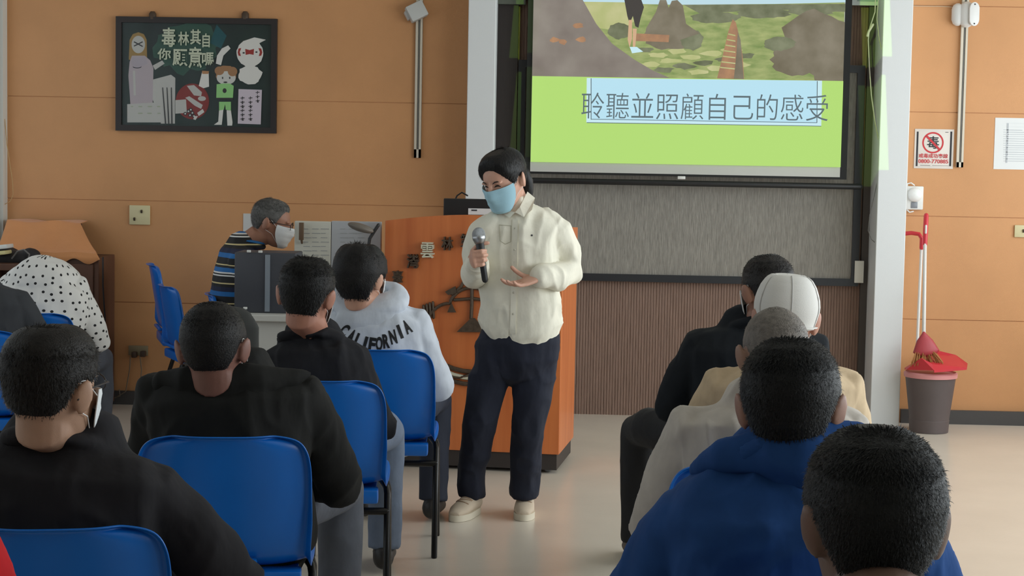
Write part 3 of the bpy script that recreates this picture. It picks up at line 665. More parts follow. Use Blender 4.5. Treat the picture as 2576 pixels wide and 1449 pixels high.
mb = MB(); c = at(930, 797, DY + .5); mb.lathe([(0, 0), (.07, 0), (.07, .015), (.02, .03), (0, .03)], (at(926, 780, DY + .3).x, DY + .3, dz), 20); mesh('lamp_base', mb, M_black, t)
t = thing('desk_device', 'small black desk device with white paper beside it, right of the dark-haired boys', 'device', tuple(at(856, 790, DY + .15)))
mb = MB(); a = at(828, 724, DY + .15); b = at(872, 770, DY + .15); mb.span((a.x, DY + .15, b.z), (b.x, DY + .25, a.z)); mb.span((a.x - .02, DY + .12, dz), (b.x + .03, DY + .27, b.z)); mesh('case', mb, mat('device_dark', (52, 48, 50), .5), t, bevel=.006)
mb = MB(); a = at(826, 776, DY + .06); mb.box((a.x + .04, DY + .055, dz + .02), (.14, .09, .04)); tag(mesh('paper_stack', mb, M_paper, bevel=.002), 'short stack of white paper on the desk behind the grey hoodie', 'paper')

# left cabinet with draped cloth
M_cab = mat('brown_cabinet_wood', (92, 60, 44), .5, var=.15, vscale=3, stretch=(6, 6, .6))
KY = 10.12
kx1 = at(249, 660, KY).x; kz = at(200, 646, KY).z
cb = thing('cabinet', 'tall brown wooden cabinet in the left corner under an orange cloth', 'cabinet', (kx1 - .45, KY + .15, 0))
mb = MB(); mb.span((XL + .03, KY, .02), (kx1, WY - .03, kz - .002)); mesh('body', mb, M_cab, cb, smooth=False, bevel=.004)
mb = MB(); mb.span((XL + .05, KY + .02, 0), (kx1 - .03, WY - .08, .03)); mesh('plinth', mb, M_kick, cb, smooth=False)
mb = MB(); xm = kx1 - .34
mb.span((XL + .06, KY - .016, .08), (xm - .006, KY + .002, kz - .04)); mesh('door', mb, M_cab, cb, smooth=False, bevel=.003)
mb = MB(); mb.span((xm + .006, KY - .016, .08), (kx1 - .03, KY + .002, kz - .04)); mesh('door', mb, M_cab, cb, smooth=False, bevel=.003)
# cloth: flat over a crate on the cabinet, then sloping to a wavy hem
M_cloth = mat('orange_cloth', (214, 146, 92), .8, var=.06, vscale=5, bump=.15, bscale=60, sheen=.2)
mb = MB(); NX, NV = 60, 26
x0, x1 = XL + .06, kx1 + .012; top = at(120, 555, 10.4).z; xt = at(207, 556, 10.35).x
for j in range(NV + 1):
    v = j / NV
    for i in range(NX + 1):
        u = i / NX
        if v < .4:
            y = WY - .03 - (v / .4) * .17; z = top + .006 * math.sin(u * 9 + v * 5); xe = xt
        else:
            w = (v - .4) / .6; y = WY - .20 - w * (WY - .20 - KY + .025); z = top - w * (top - kz - .006) - .012 * math.sin(math.pi * w) + .010 * math.sin(u * 16 + 2 * w) * w * (1 - w) * 3
            xe = xt + (x1 - xt) * w
            if w > .86: z += .0; y = min(y, KY - .01 - (w - .86) * .1)
            if w > .93: z = kz + .006 - (w - .93) / .07 * (.03 + .016 * math.sin(u * 23) - (.03 if u < .3 else 0))
        mb.v.append((x0 + (xe - x0) * u, y, z))
for j in range(NV):
    for i in range(NX): a = j * (NX + 1) + i; mb.f.append((a, a + NX + 1, a + NX + 2, a + 1)); mb.m.append(0)
cl = mesh('tablecloth', mb, M_cloth); tag(cl, 'orange cloth draped over the brown cabinet in the left corner', 'tablecloth')
so = cl.modifiers.new('thickness', 'SOLIDIFY'); so.thickness = .004; so.offset = -1
t = thing('crate', 'box under the orange cloth that lifts it above the cabinet', 'box', (-3, 10.35, kz))
mb = MB(); mb.span((XL + .1, WY - .19, kz), (xt - .03, WY - .05, top - .014)); mesh('body', mb, M_cab, t, smooth=False)
mb = MB(); mb.tube([at(x, y, KY - .02) for x, y in ((259, 648), (259, 720), (264, 800), (267, 900), (271, 985))], .0045, 8)
tag(mesh('power_cable', mb, M_black), 'black cable running down the right edge of the brown cabinet', 'cable')
# bag and papers at the left end
mb = MB(); c = at(48, 642, KY - .12); mb.ell(c + V(-.06, 0, -.02), (.16, .07, .05)); mb.ell(c + V(-.1, .02, .0), (.1, .07, .045)); mb.ell(c + V(.06, 0, .0), (.06, .05, .04))
bg_o = thing('black_bag', 'soft black bag with a grey strap on the ledge below the orange cloth', 'bag', tuple(c + V(0, 0, -.07)))
blob('body', mb, mat('bag_black', (40, 38, 40), .7), bg_o, .008, 4, folds(.005, (12, 12, 12), 3))
mb = MB(); mb.tube([at(x, y, KY - .2) for x, y in ((30, 650), (44, 632), (60, 628), (74, 640), (70, 655))], .005, 8); mesh('strap', mb, mat('strap_grey', (120, 118, 116), .6), bg_o)
lg = MB(); lg.span((XL + .03, KY - .3, at(60, 668, KY - .3).z - .03), (at(85, 668, KY - .3).x, KY - .022, at(60, 662, KY - .2).z)); lo = thing('side_table', 'narrow brown ledge table in front of the cabinet at the left edge', 'table', (XL + .3, KY - .15, 0))
mesh('table_top', lg, M_cab, lo, smooth=False, bevel=.003)
for x in (XL + .06, at(85, 668, KY - .3).x - .05):
    for y in (KY - .28, KY - .06):
        mb = MB(); mb.span((x, y, 0), (x + .035, y + .035, at(60, 668, KY - .3).z - .03)); mesh('leg', mb, M_cab, lo, smooth=False)
t = thing('paper_tray', 'white and pale yellow trays at the left edge below the orange cloth', 'tray', tuple(at(8, 640, KY - .25)))
mb = MB(); mb.box(at(4, 621, KY - .22), (.10, .12, .022), Matrix.Rotation(-.12, 3, 'Y')); mesh('tray', mb, M_white, t, bevel=.004)
mb = MB(); mb.box(at(2, 636, KY - .22), (.09, .12, .022), Matrix.Rotation(-.12, 3, 'Y')); mesh('tray', mb, mat('pale_yellow', (218, 208, 150), .5), t, bevel=.006)

# waste bin, dustpan and broom
BX = at(2337, 1083, 10.15); bz = BX.z
M_bin = mat('brown_grey_bin', (94, 84, 84), .5, var=.08, vscale=6)
bn = thing('waste_bin', 'dark brown-grey waste bin with a pink rim by the right pillar', 'bin', (BX.x, 10.16, 0))
rb, rt_ = 48 / ppm(10.15), 63 / ppm(10.15); hb = at(2337, 942, 10.15).z
mb = MB(); mb.lathe([(0, 0.002), (rb, 0.002), (rb + .004, .07), (rb + .002, .072), (rt_, hb), (rt_ - .006, hb), (rb - .006, .02), (0, .02)], (BX.x, 10.16, 0), 40); mesh('body', mb, M_bin, bn)
mb = MB(); mb.lathe([(rt_ - .004, hb - .012), (rt_ + .006, hb - .014), (rt_ + .008, hb + .008), (rt_ - .002, hb + .016), (rt_ - .01, hb + .008)], (BX.x, 10.16, 0), 40); mesh('liner', mb, mat('pink_liner', (220, 150, 150), .5), bn)
M_redp = mat('red_plastic', (206, 50, 62), .4)
dp = thing('dustpan', 'red long-handled dustpan resting on the waste bin', 'dustpan', (BX.x, 10.16, hb))
def fan(pts, y0, y1): 
    mb = MB(); P = [at(x, y, 10.1) for x, y in pts]; mb.prism([(p.x, p.z) for p in P], (0, y1, 0), X1, Z1, y1 - y0); return mb
mb = MB()
P = [(2276, 925, 10.24), (2360, 882, 10.30), (2405, 893, 10.26), (2434, 914, 10.10), (2432, 925, 10.02), (2350, 932, 9.98), (2345, 916, 10.02), (2318, 900, 10.12)]
pts = [at(*p) for p in P]; n0 = len(pts)
mb.add(pts + [p - Z1 * .012 for p in pts], [tuple(range(n0))[::-1], tuple(range(n0, 2 * n0))] + [(i, (i + 1) % n0, (i + 1) % n0 + n0, i + n0) for i in range(n0)])
mb.add([at(2276, 925, 10.24), at(2318, 900, 10.02), at(2345, 916, 10.0), at(2350, 932, 9.98), at(2280, 930, 10.1)], [(0, 1, 2, 3, 4)])
mesh('pan', mb, M_redp, dp, smooth=False)
hp0, hp1 = at(2308, 858, 10.3), at(2318, 624, 10.36)
mb = MB(); mb.tube([at(2306, 892, 10.24), hp0, hp1], .0085, 12); mesh('pole', mb, mat('white_pole', (220, 218, 214), .35), dp)
mb = MB(); mb.tube([hp1 + V(0, 0, -.0), at(2319, 600, 10.36), at(2312, 589, 10.37), at(2292, 586, 10.38), at(2274, 588, 10.39)], (.017, .012), 12, side=(0, 1, 0)); mesh('handle', mb, M_redp, dp)
br = thing('broom', 'broom with a red grip and white pole leaning in front of the dustpan pole', 'broom', tuple(at(2330, 900, 10.1)))
b0, b1, b2 = at(2324, 842, 10.12), at(2327, 612, 10.28), at(2330, 542, 10.32)
mb = MB(); mb.tube([b0, b1], .0105, 12); mesh('pole', mb, mat('white_pole', (220, 218, 214), .35), br)
mb = MB(); mb.tube([b1 + V(0, 0, -.01), b1 + (b2 - b1) * .5, b2], [.013, .0145, .014], 12); mesh('grip', mb, M_redp, br)
mb = MB(); mb.tube([b1 + V(0, -.012, .06), b1 + V(0, -.012, .10)], .006, 8); mesh('clip', mb, M_white, br)
mb = MB(); mb.tube([at(2324, 838, 10.12), at(2326, 856, 10.11), at(2330, 884, 10.09)], [(.010, .012), (.045, .02), (.075, .028)], 20, side=X1); mesh('head', mb, mat('dusty_red', (172, 62, 70), .5), br)
mb = MB()
for i in range(70):
    u = RNG.uniform(-1, 1); a = at(2328 + 24 * u, 884, 10.09 + RNG.uniform(-.02, .02)); mb.tube([a, at(2334 + 44 * u, 915 + RNG.uniform(-4, 8), 10.06 + RNG.uniform(-.03, .03))], [.003, .0016], 5, cap=False)
bo = mesh('bristles', mb, mat('tan_bristle', (166, 112, 64), .8), br); bo['kind'] = 'stuff'

# ------------------------------------------------------------------ blue shell chairs
M_blue = mat('blue_polypropylene', (12, 106, 198), .30, var=.04, vscale=6, spec=.5, bump=.02, bscale=400)
M_leg = mat('black_steel_tube', (34, 33, 33), .3, .5)
def chair_shell():
    prof = [(.235, .425, .205), (.215, .442, .214), (.15, .447, .22), (.05, .44, .222), (-.05, .434, .22), (-.12, .432, .214), (-.165, .44, .208), (-.192, .462, .205), (-.205, .50, .206), (-.217, .56, .210), (-.228, .62, .213), (-.238, .68, .213), (-.246, .73, .208), (-.252, .758, .196), (-.256, .774, .172), (-.2575, .7805, .13)]
    U = [-1, -.94, -.82, -.6, -.3, 0, .3, .6, .82, .94, 1]
    mb = MB()
    for k, (y, z, w) in enumerate(prof):
        back = min(max((z - .44) / .1, 0), 1) if k > 5 else 0
        for u in U:
            e = max(0, abs(u) - .45) / .55
            zz = z + (1 - back) * .020 * e ** 2 - (.0 if k else .0); yy = y + back * .036 * e ** 1.6
            mb.v.append((u * w, yy, zz))
    n = len(U)
    for k in range(len(prof) - 1):
        for i in range(n - 1): a = k * n + i; mb.f.append((a, a + 1, a + n + 1, a + n)); mb.m.append(0)
    # rolled rim: a lip turned outward and back all round
    m = len(prof); loop = [k * n for k in range(m)] + [(m - 1) * n + i for i in range(1, n)] + [k * n + n - 1 for k in range(m - 2, -1, -1)] + [i for i in range(n - 2, 0, -1)]
    c = V(0, -.06, .5); st = len(mb.v)
    for q in loop:
        p = Vector(mb.v[q]); k = q // n; u = p.x / .21
        out = V(1.0 if q % n == n - 1 else -1.0 if q % n == 0 else 0, 0, 0)
        if k >= m - 3: out += V(0, 0, 1.2)
        if k == 0: out += V(0, 1, -.4)
        out.normalize(); back = V(0, -1, 0) if k > 6 else V(0, 0, -1)
        side = (q % n in (0, n - 1)) and 6 <= k <= 9
        mb.v.append(tuple(p + out * .007 + back * .006)); mb.v.append(tuple(p + out * (.009 if not side else .016) + back * (.020 if not side else .03)))
    L = len(loop)
    for i in range(L):
        j = (i + 1) % L
        mb.f.append((loop[i], loop[j], st + 2 * j, st + 2 * i)); mb.f.append((st + 2 * i, st + 2 * j, st + 2 * j + 1, st + 2 * i + 1)); mb.m += [0, 0]
    return mb
def make_chair():
    t = thing('plastic_chair', '', 'chair', (0, 0, 0))
    sh = mesh('shell', chair_shell(), M_blue, t, local=True, angle=60)
    sh.data.validate()
    so = sh.modifiers.new('t', 'SOLIDIFY'); so.thickness = .005; so.offset = 0
    sb = sh.modifiers.new('s', 'SUBSURF'); sb.levels = 2; sb.render_levels = 2
    mb = MB(); mb.span((-.198, -.205, .385), (.198, -.135, .432)); mesh('underside_rib', mb, M_blue, t, local=True, bevel=.008)
    mb = MB(); mb.span((-.19, -.132, .416), (.19, .14, .43)); mesh('underside_panel', mb, M_blue, t, local=True, bevel=.004)
    mb = MB(); mb.span((-.196, -.219, .452), (.085, -.196, .466)); mesh('back_ledge', mb, M_blue, t, local=True, bevel=.006)
    for sx in (-1, 1):
        mb = MB(); mb.tube([(sx * .205, .03, .418), (sx * .222, -.04, .41), (sx * .226, -.07, .395), (sx * .228, -.20, .004)], .0115, 12, local if False else None); mesh('leg', mb, M_leg, t, local=True)
        mb = MB(); mb.tube([(sx * .205, .06, .418), (sx * .222, .03, .41), (sx * .226, .05, .39), (sx * .228, .20, .004)], .0115, 12); mesh('leg', mb, M_leg, t, local=True)
    mb = MB(); mb.tube([(-.224, -.09, .34), (.224, -.09, .34)], .0125, 12); mesh('crossbar', mb, M_leg, t, local=True)
    return t
CH0 = make_chair(); used = [0]
def place_chair(x, y, rz, label, z=0, tilt=0):
    r = CH0
    if used[0]:
        r = CH0.copy(); C.objects.link(r)
        for ch in CH0.children: c = ch.copy(); C.objects.link(c); c.parent = r
    used[0] = 1
    r.location = (x, y, z); r.rotation_euler = (tilt, 0, rz); r['label'] = label; r['group'] = 'blue plastic chairs'
    return r
def chair_at(px, py, Y, rz, label):
    p = at(px, py, Y); return place_chair(p.x, Y + .25, rz, label)
DEG = math.radians
CHL = {}
CHL['L1'] = chair_at(60, 1366, 3.30, DEG(12), 'blue plastic chair at the bottom left, under the man with glasses in a black jacket')
CHL['L2'] = chair_at(527, 1118, 4.44, DEG(8), 'blue plastic chair in the left row, second from the camera')
CHL['L3'] = chair_at(779, 969, 5.60, DEG(5), 'blue plastic chair in the left row with the broad black jacket, third from the camera')
CHL['L4'] = chair_at(935, 888, 6.55, DEG(3), 'blue plastic chair of the boy in the grey hoodie')
CHL['L0'] = chair_at(-105, 846, 6.9, DEG(6), 'blue plastic chair cut by the left edge, beside the polka-dot shirt')
CHL['R3'] = chair_at(1900, 1160, 4.20, DEG(4), 'blue plastic chair behind the grey-white shirt in the right row')
CHL['R2'] = chair_at(1955, 1076, 5.0, DEG(4), 'blue plastic chair under the man in the white cap and tan shirt')
CHL['R1'] = chair_at(1900, 1000, 5.85, DEG(5), 'blue plastic chair at the far end of the right row')
CHL['R4'] = chair_at(2040, 1500, 3.02, DEG(4), 'blue plastic chair under the man in the blue jacket')
p = at(402, 690, 10.1); q = place_chair(p.x + .22, 10.1, DEG(-72), 'taller blue chair with a dark-shaded back, farther of the pair by the left wall'); q.scale = (1.05, 1.05, 1.1)
p = at(437, 740, 9.6); place_chair(p.x + .20, 9.60, DEG(-64), 'bright blue empty chair, nearer of the pair by the left wall')

# ------------------------------------------------------------------ people
# head: rings (z, half width, front y, back y) in head space, face towards +y, origin between the ears
HR = np.array([(-.118, .020, .070, .030), (-.112, .032, .082, .012), (-.10, .044, .089, -.012), (-.085, .053, .0925, -.034), (-.065, .060, .094, -.058), (-.045, .066, .095, -.074), (-.02, .0715, .0955, -.088), (.005, .0745, .094, -.096), (.03, .076, .0945, -.099), (.055, .0715, .088, -.094), (.075, .0625, .077, -.083), (.093, .0475, .058, -.064), (.105, .030, .036, -.041), (.1125, .014, .014, -.018)])
def hring(z, extra=0.0):
    w, f, b = (np.interp(z, HR[:, 0], HR[:, k]) for k in (1, 2, 3)); return w + extra, f + extra, b - extra
def hsurf(a, z, extra=0.0):
    """a: 0 = face, +90deg = the person's right (+x)"""
    w, f, b = hring(z, 0); yc = (f + b) / 2; hd = (f - b) / 2
    s_, c_ = math.sin(a), math.cos(a); e = .92
    n = V(s_ / w, c_ / hd, max(0, (z - .03)) * 420).normalized()
    return V(w * math.copysign(abs(s_) ** e, s_), yc + hd * math.copysign(abs(c_) ** e, c_), z) + n * extra
NA = 40
def head_grid(zs, infl):
    vs = []; fs = []
    for z in zs:
        for j in range(NA): a = 2 * math.pi * j / NA; vs.append(hsurf(a, z, infl(a, z)))
    for i in range(len(zs) - 1):
        for j in range(NA): q = i * NA + j; r = i * NA + (j + 1) % NA; fs.append((q, q + NA, r + NA, r))
    t0 = sum((vs[k] for k in range(NA)), V(0, 0, 0)) / NA; tz = sum((vs[-NA + k] for k in range(NA)), V(0, 0, 0)) / NA
    vs.append(t0); vs.append(tz + V(0, 0, .0035)); A, B = len(vs) - 2, len(vs) - 1; k = (len(zs) - 1) * NA
    for j in range(NA): fs.append((A, j, (j + 1) % NA)); fs.append((B, k + (j + 1) % NA, k + j))
    return vs, fs
ZS = list(np.linspace(-.118, .06, 26)) + list(np.linspace(.067, .1125, 10))
def add_head(mb, T, k=1.0, ears=True, nose=True, ear_out=.0):
    vs, fs = head_grid(ZS, lambda a, z: 0); mb.add([T @ (v * k) for v in vs], [tuple(reversed(f)) for f in fs])
    R3 = T.to_3x3()
    if ears:
        for sx in (-1, 1):
            Re = R3 @ Matrix.Rotation(-sx * math.radians(28), 3, 'Z') @ Matrix.Rotation(math.radians(-10), 3, 'X') @ Matrix.Rotation(sx * math.radians(8), 3, 'Y')
            mb.ell(T @ (V(sx * (.083 + ear_out), -.020, -.008) * k), (.0080 * k, .0205 * k, .036 * k), Re, 14, 10)
            mb.ell(T @ (V(sx * (.077 + ear_out * .5), -.010, -.012) * k), (.009 * k, .014 * k, .024 * k), Re, 12, 8)
    if nose:
        mb.tube([T @ (V(0, .093, .018) * k), T @ (V(0, .104, -.005) * k), T @ (V(0, .115, -.028) * k), T @ (V(0, .104, -.037) * k)], [.008 * k, .0095 * k, .013 * k, .012 * k], 10)
        for sx in (-1, 1):
            mb.ell(T @ (V(sx * .011, .101, -.033) * k), (.008 * k, .009 * k, .007 * k), R3, 8, 6); mb.ell(T @ (V(sx * .033, .084, .020) * k), (.022 * k, .012 * k, .0065 * k), R3, 10, 6)
            mb.ell(T @ (V(sx * .036, .078, -.028) * k), (.022 * k, .016 * k, .017 * k), R3, 10, 6)
        mb.ell(T @ (V(0, .096, -.062) * k), (.022 * k, .008 * k, .006 * k), R3, 12, 6); mb.ell(T @ (V(0, .094, -.074) * k), (.019 * k, .008 * k, .006 * k), R3, 12, 6)
        mb.ell(T @ (V(0, .086, -.103) * k), (.022 * k, .012 * k, .012 * k), R3, 12, 6)
def sstep(x, a, b): t = min(max((x - a) / (b - a), 0), 1); return t * t * (3 - 2 * t)
def hairline(a, nape=-.062, front=.066, side=.0, style=None):
    d = abs(math.degrees(a)) if a <= math.pi else abs(math.degrees(2 * math.pi - a))
    if style == 'swept': return float(np.interp(d, (0, 20, 36, 49, 60, 69, 78, 89, 104, 116, 140, 180), (.074, .070, .054, .033, .012, -.012, -.022, .010, .0, -.03, nape, nape)))
    return float(np.interp(d, (0, 40, 58, 72, 80, 96, 108, 120, 140, 180), (front, front + .002, front - .02, .004 + side, -.012 + side, .012 + side, -.006, -.030, nape, nape)))
def hair(T, k, m, root, top=.016, sidet=.007, nape=-.062, front=.066, side=0.0, strands=2600, slen=.016, bw=.0009, lump=.0, seed=1, back=0.0, droop=.55, style=None):
    """a cap that thins out to the hairline, with short locks growing out of it"""
    r = np.random.default_rng(seed); R3 = T.to_3x3()
    def infl(a, z):
        d = z - hairline(a, nape, front, side, style)
        ca = math.cos(a)
        t = sidet + (top - sidet) * sstep(z, .0, .085) + back * max(0, -ca) * sstep(z, -.06, .0)
        t += lump * (math.sin(5 * a + seed) * math.sin(60 * z + seed * 2) * .6 + math.sin(11 * a + 3 * seed + 40 * z) * .4)
        return -.012 + (t + .012) * sstep(d, -.016, .022)
    vs, fs = head_grid(ZS, infl); mb = MB(); mb.add([T @ (v * k) for v in vs], [tuple(reversed(f)) for f in fs])
    n = 0
    while n < strands:
        a = r.uniform(0, 2 * math.pi); z = r.uniform(-.08, .1125) if r.random() < .62 else r.uniform(.06, .1125); d = z - hairline(a, nape, front, side, style)
        if d < r.uniform(-.002, .014): continue
        n += 1
        p = hsurf(a, z, max(infl(a, z), -.001) - .001); q = hsurf(a, z, .02); nn = (q - p).normalized()
        whorl = V(0, -.055, .10); flow = (p - whorl); flow = flow - nn * flow.dot(nn)
        flow = flow.normalized() if flow.length > 1e-4 else V(0, 1, 0)
        flow = (flow + V(0, 0, -.3) + V(*r.normal(0, .28, 3))).normalized()
        L = slen * r.uniform(.5, 1.25) * (.45 + .55 * sstep(d, 0, .06)); tip = p + flow * L + nn * L * (1 - droop) * r.uniform(.2, .75)
        mid = p + (tip - p) * .55 + nn * L * .16; sd = flow.cross(nn).normalized() * bw * r.uniform(.7, 1.4)
        b = len(mb.v); mb.v += [tuple(T @ (x * k)) for x in (p - sd, p + sd, mid + sd * .8, mid - sd * .8, tip)]; mb.f += [(b, b + 1, b + 2, b + 3), (b + 3, b + 2, b + 4)]; mb.m += [0, 0]
    return mesh('hair', mb, m, root, angle=180)
def finger(mb, base, d, n, lens, curls, r, k=1):
    pts = [base]; rad = [r * 1.08]; cd, cn = Vector(d), Vector(n)
    for L, c in zip(lens, curls):
        ax = cd.cross(cn).normalized(); R = Matrix.Rotation(math.radians(c), 3, ax); cd = R @ cd; cn = R @ cn
        pts.append(pts[-1] + cd * L * .5); rad.append(rad[-1] * .97); pts.append(pts[-1] + cd * L * .5); rad.append(rad[-1] * .95)
    mb.tube(pts, rad, 9)
def hand(mb, w, d, n, t, curls=(15, 20, 15), k=1.0, thumb=(20, 20), thumb_dir=None, spread=.05):
    """w wrist, d towards the knuckles, n palm normal, t thumb side"""
    w, d, n, t = Vector(w), Vector(d).normalized(), Vector(n), Vector(t)
    n = (n - d * n.dot(d)).normalized(); t = (t - d * t.dot(d) - n * t.dot(n)).normalized()
    mb.tube([w - d * .03 * k, w, w + d * .035 * k, w + d * .085 * k], [(.026 * k, .021 * k), (.027 * k, .019 * k), (.038 * k, .016 * k), (.040 * k, .0125 * k)], 14, side=t)
    for i, (o, fl_, dr) in enumerate(((.029, .92, .10), (.010, 1.0, .03), (-.010, .94, -.04), (-.028, .76, -.12))):
        dd = (d + t * dr * (1 if max(curls) < 35 else .3)).normalized(); c = [q * (1 + .06 * i) for q in curls]
        finger(mb, w + d * (.088 - .004 * abs(i - 1)) * k + t * o * k, dd, n, [.043 * fl_ * k, .027 * fl_ * k, .021 * fl_ * k], c, .0084 * k)
    td = (Vector(thumb_dir) if thumb_dir is not None else d * .6 + t * .75 + n * .25).normalized()
    mb.tube([w + d * .018 * k + t * .018 * k, w + d * .034 * k + t * .032 * k + td * .006, w + d * .036 * k + t * .034 * k + td * .030 * k], [.014 * k, .0125 * k, .0105 * k], 10)
    finger(mb, w + d * .036 * k + t * .034 * k + td * .028 * k, td, n, [.030 * k, .024 * k], thumb, .0098 * k)
def face_mask(T, k, root, col, rows=12, amax=76, strap=True, top=-.006):
    m = mat('mask_%d' % col[2], col, .85, bump=.1, bscale=400); mb = MB(); na = 22
    for side_, ex0 in ((0, .0150), (1, .0130)):
        for i in range(rows + 1):
            v = i / rows; 
            for j in range(na + 1):
                u = -1 + 2 * j / na; am = math.radians(amax - 6 * (2 * v - 1) ** 2); a = u * am
                z = top - v * (.108 + top + .012) + .006 * u * u * (1 - 2 * v) 
                nb = .011 * math.exp(-(u / .2) ** 2) * math.exp(-((v - .22) / .34) ** 2) * 1.7
                ex = ex0 + nb + .0030 * (1 if (i % 3 == 1) else 0) * (1 - u * u) + .008 * max(0, v - .75) * (1 - u * u)
                mb.v.append(tuple(T @ (hsurf(a, max(z, -.117), ex) * k)))
    n1 = (rows + 1) * (na + 1)
    for i in range(rows):
        for j in range(na):
            a = i * (na + 1) + j; mb.f += [(a, a + 1, a + na + 2, a + na + 1), (n1 + a, n1 + a + na + 1, n1 + a + na + 2, n1 + a + 1)]; mb.m += [0, 0]
    edge = [j for j in range(na + 1)] + [i * (na + 1) + na for i in range(1, rows + 1)] + [rows * (na + 1) + j for j in range(na - 1, -1, -1)] + [i * (na + 1) for i in range(rows - 1, 0, -1)]
    for q in range(len(edge)): a, b = edge[q], edge[(q + 1) % len(edge)]; mb.f.append((b, a, n1 + a, n1 + b)); mb.m.append(0)
    o = mesh('face_mask', mb, m, root)
    if strap:
        for sx in (-1, 1):
            a0 = sx * math.radians(amax - 4); mb = MB()
            up = [hsurf(a0, top - .006, .012), hsurf(sx * math.radians(84), .010, .006), V(sx * .081, -.004, .022), V(sx * .082, -.022, .022), V(sx * .079, -.034, -.006), V(sx * .077, -.026, -.034), hsurf(sx * math.radians(86), -.052, .006), hsurf(a0, -.098, .010)]
            mb.tube([T @ (p * k) for p in up], .0011, 6); mesh('ear_loop', mb, mat('ear_loop_white', (232, 232, 230), .7), o)
    return o
def skin(name, rgb): return mat('skin_' + name, rgb, .5, var=.06, vscale=30, bump=.06, bscale=500)

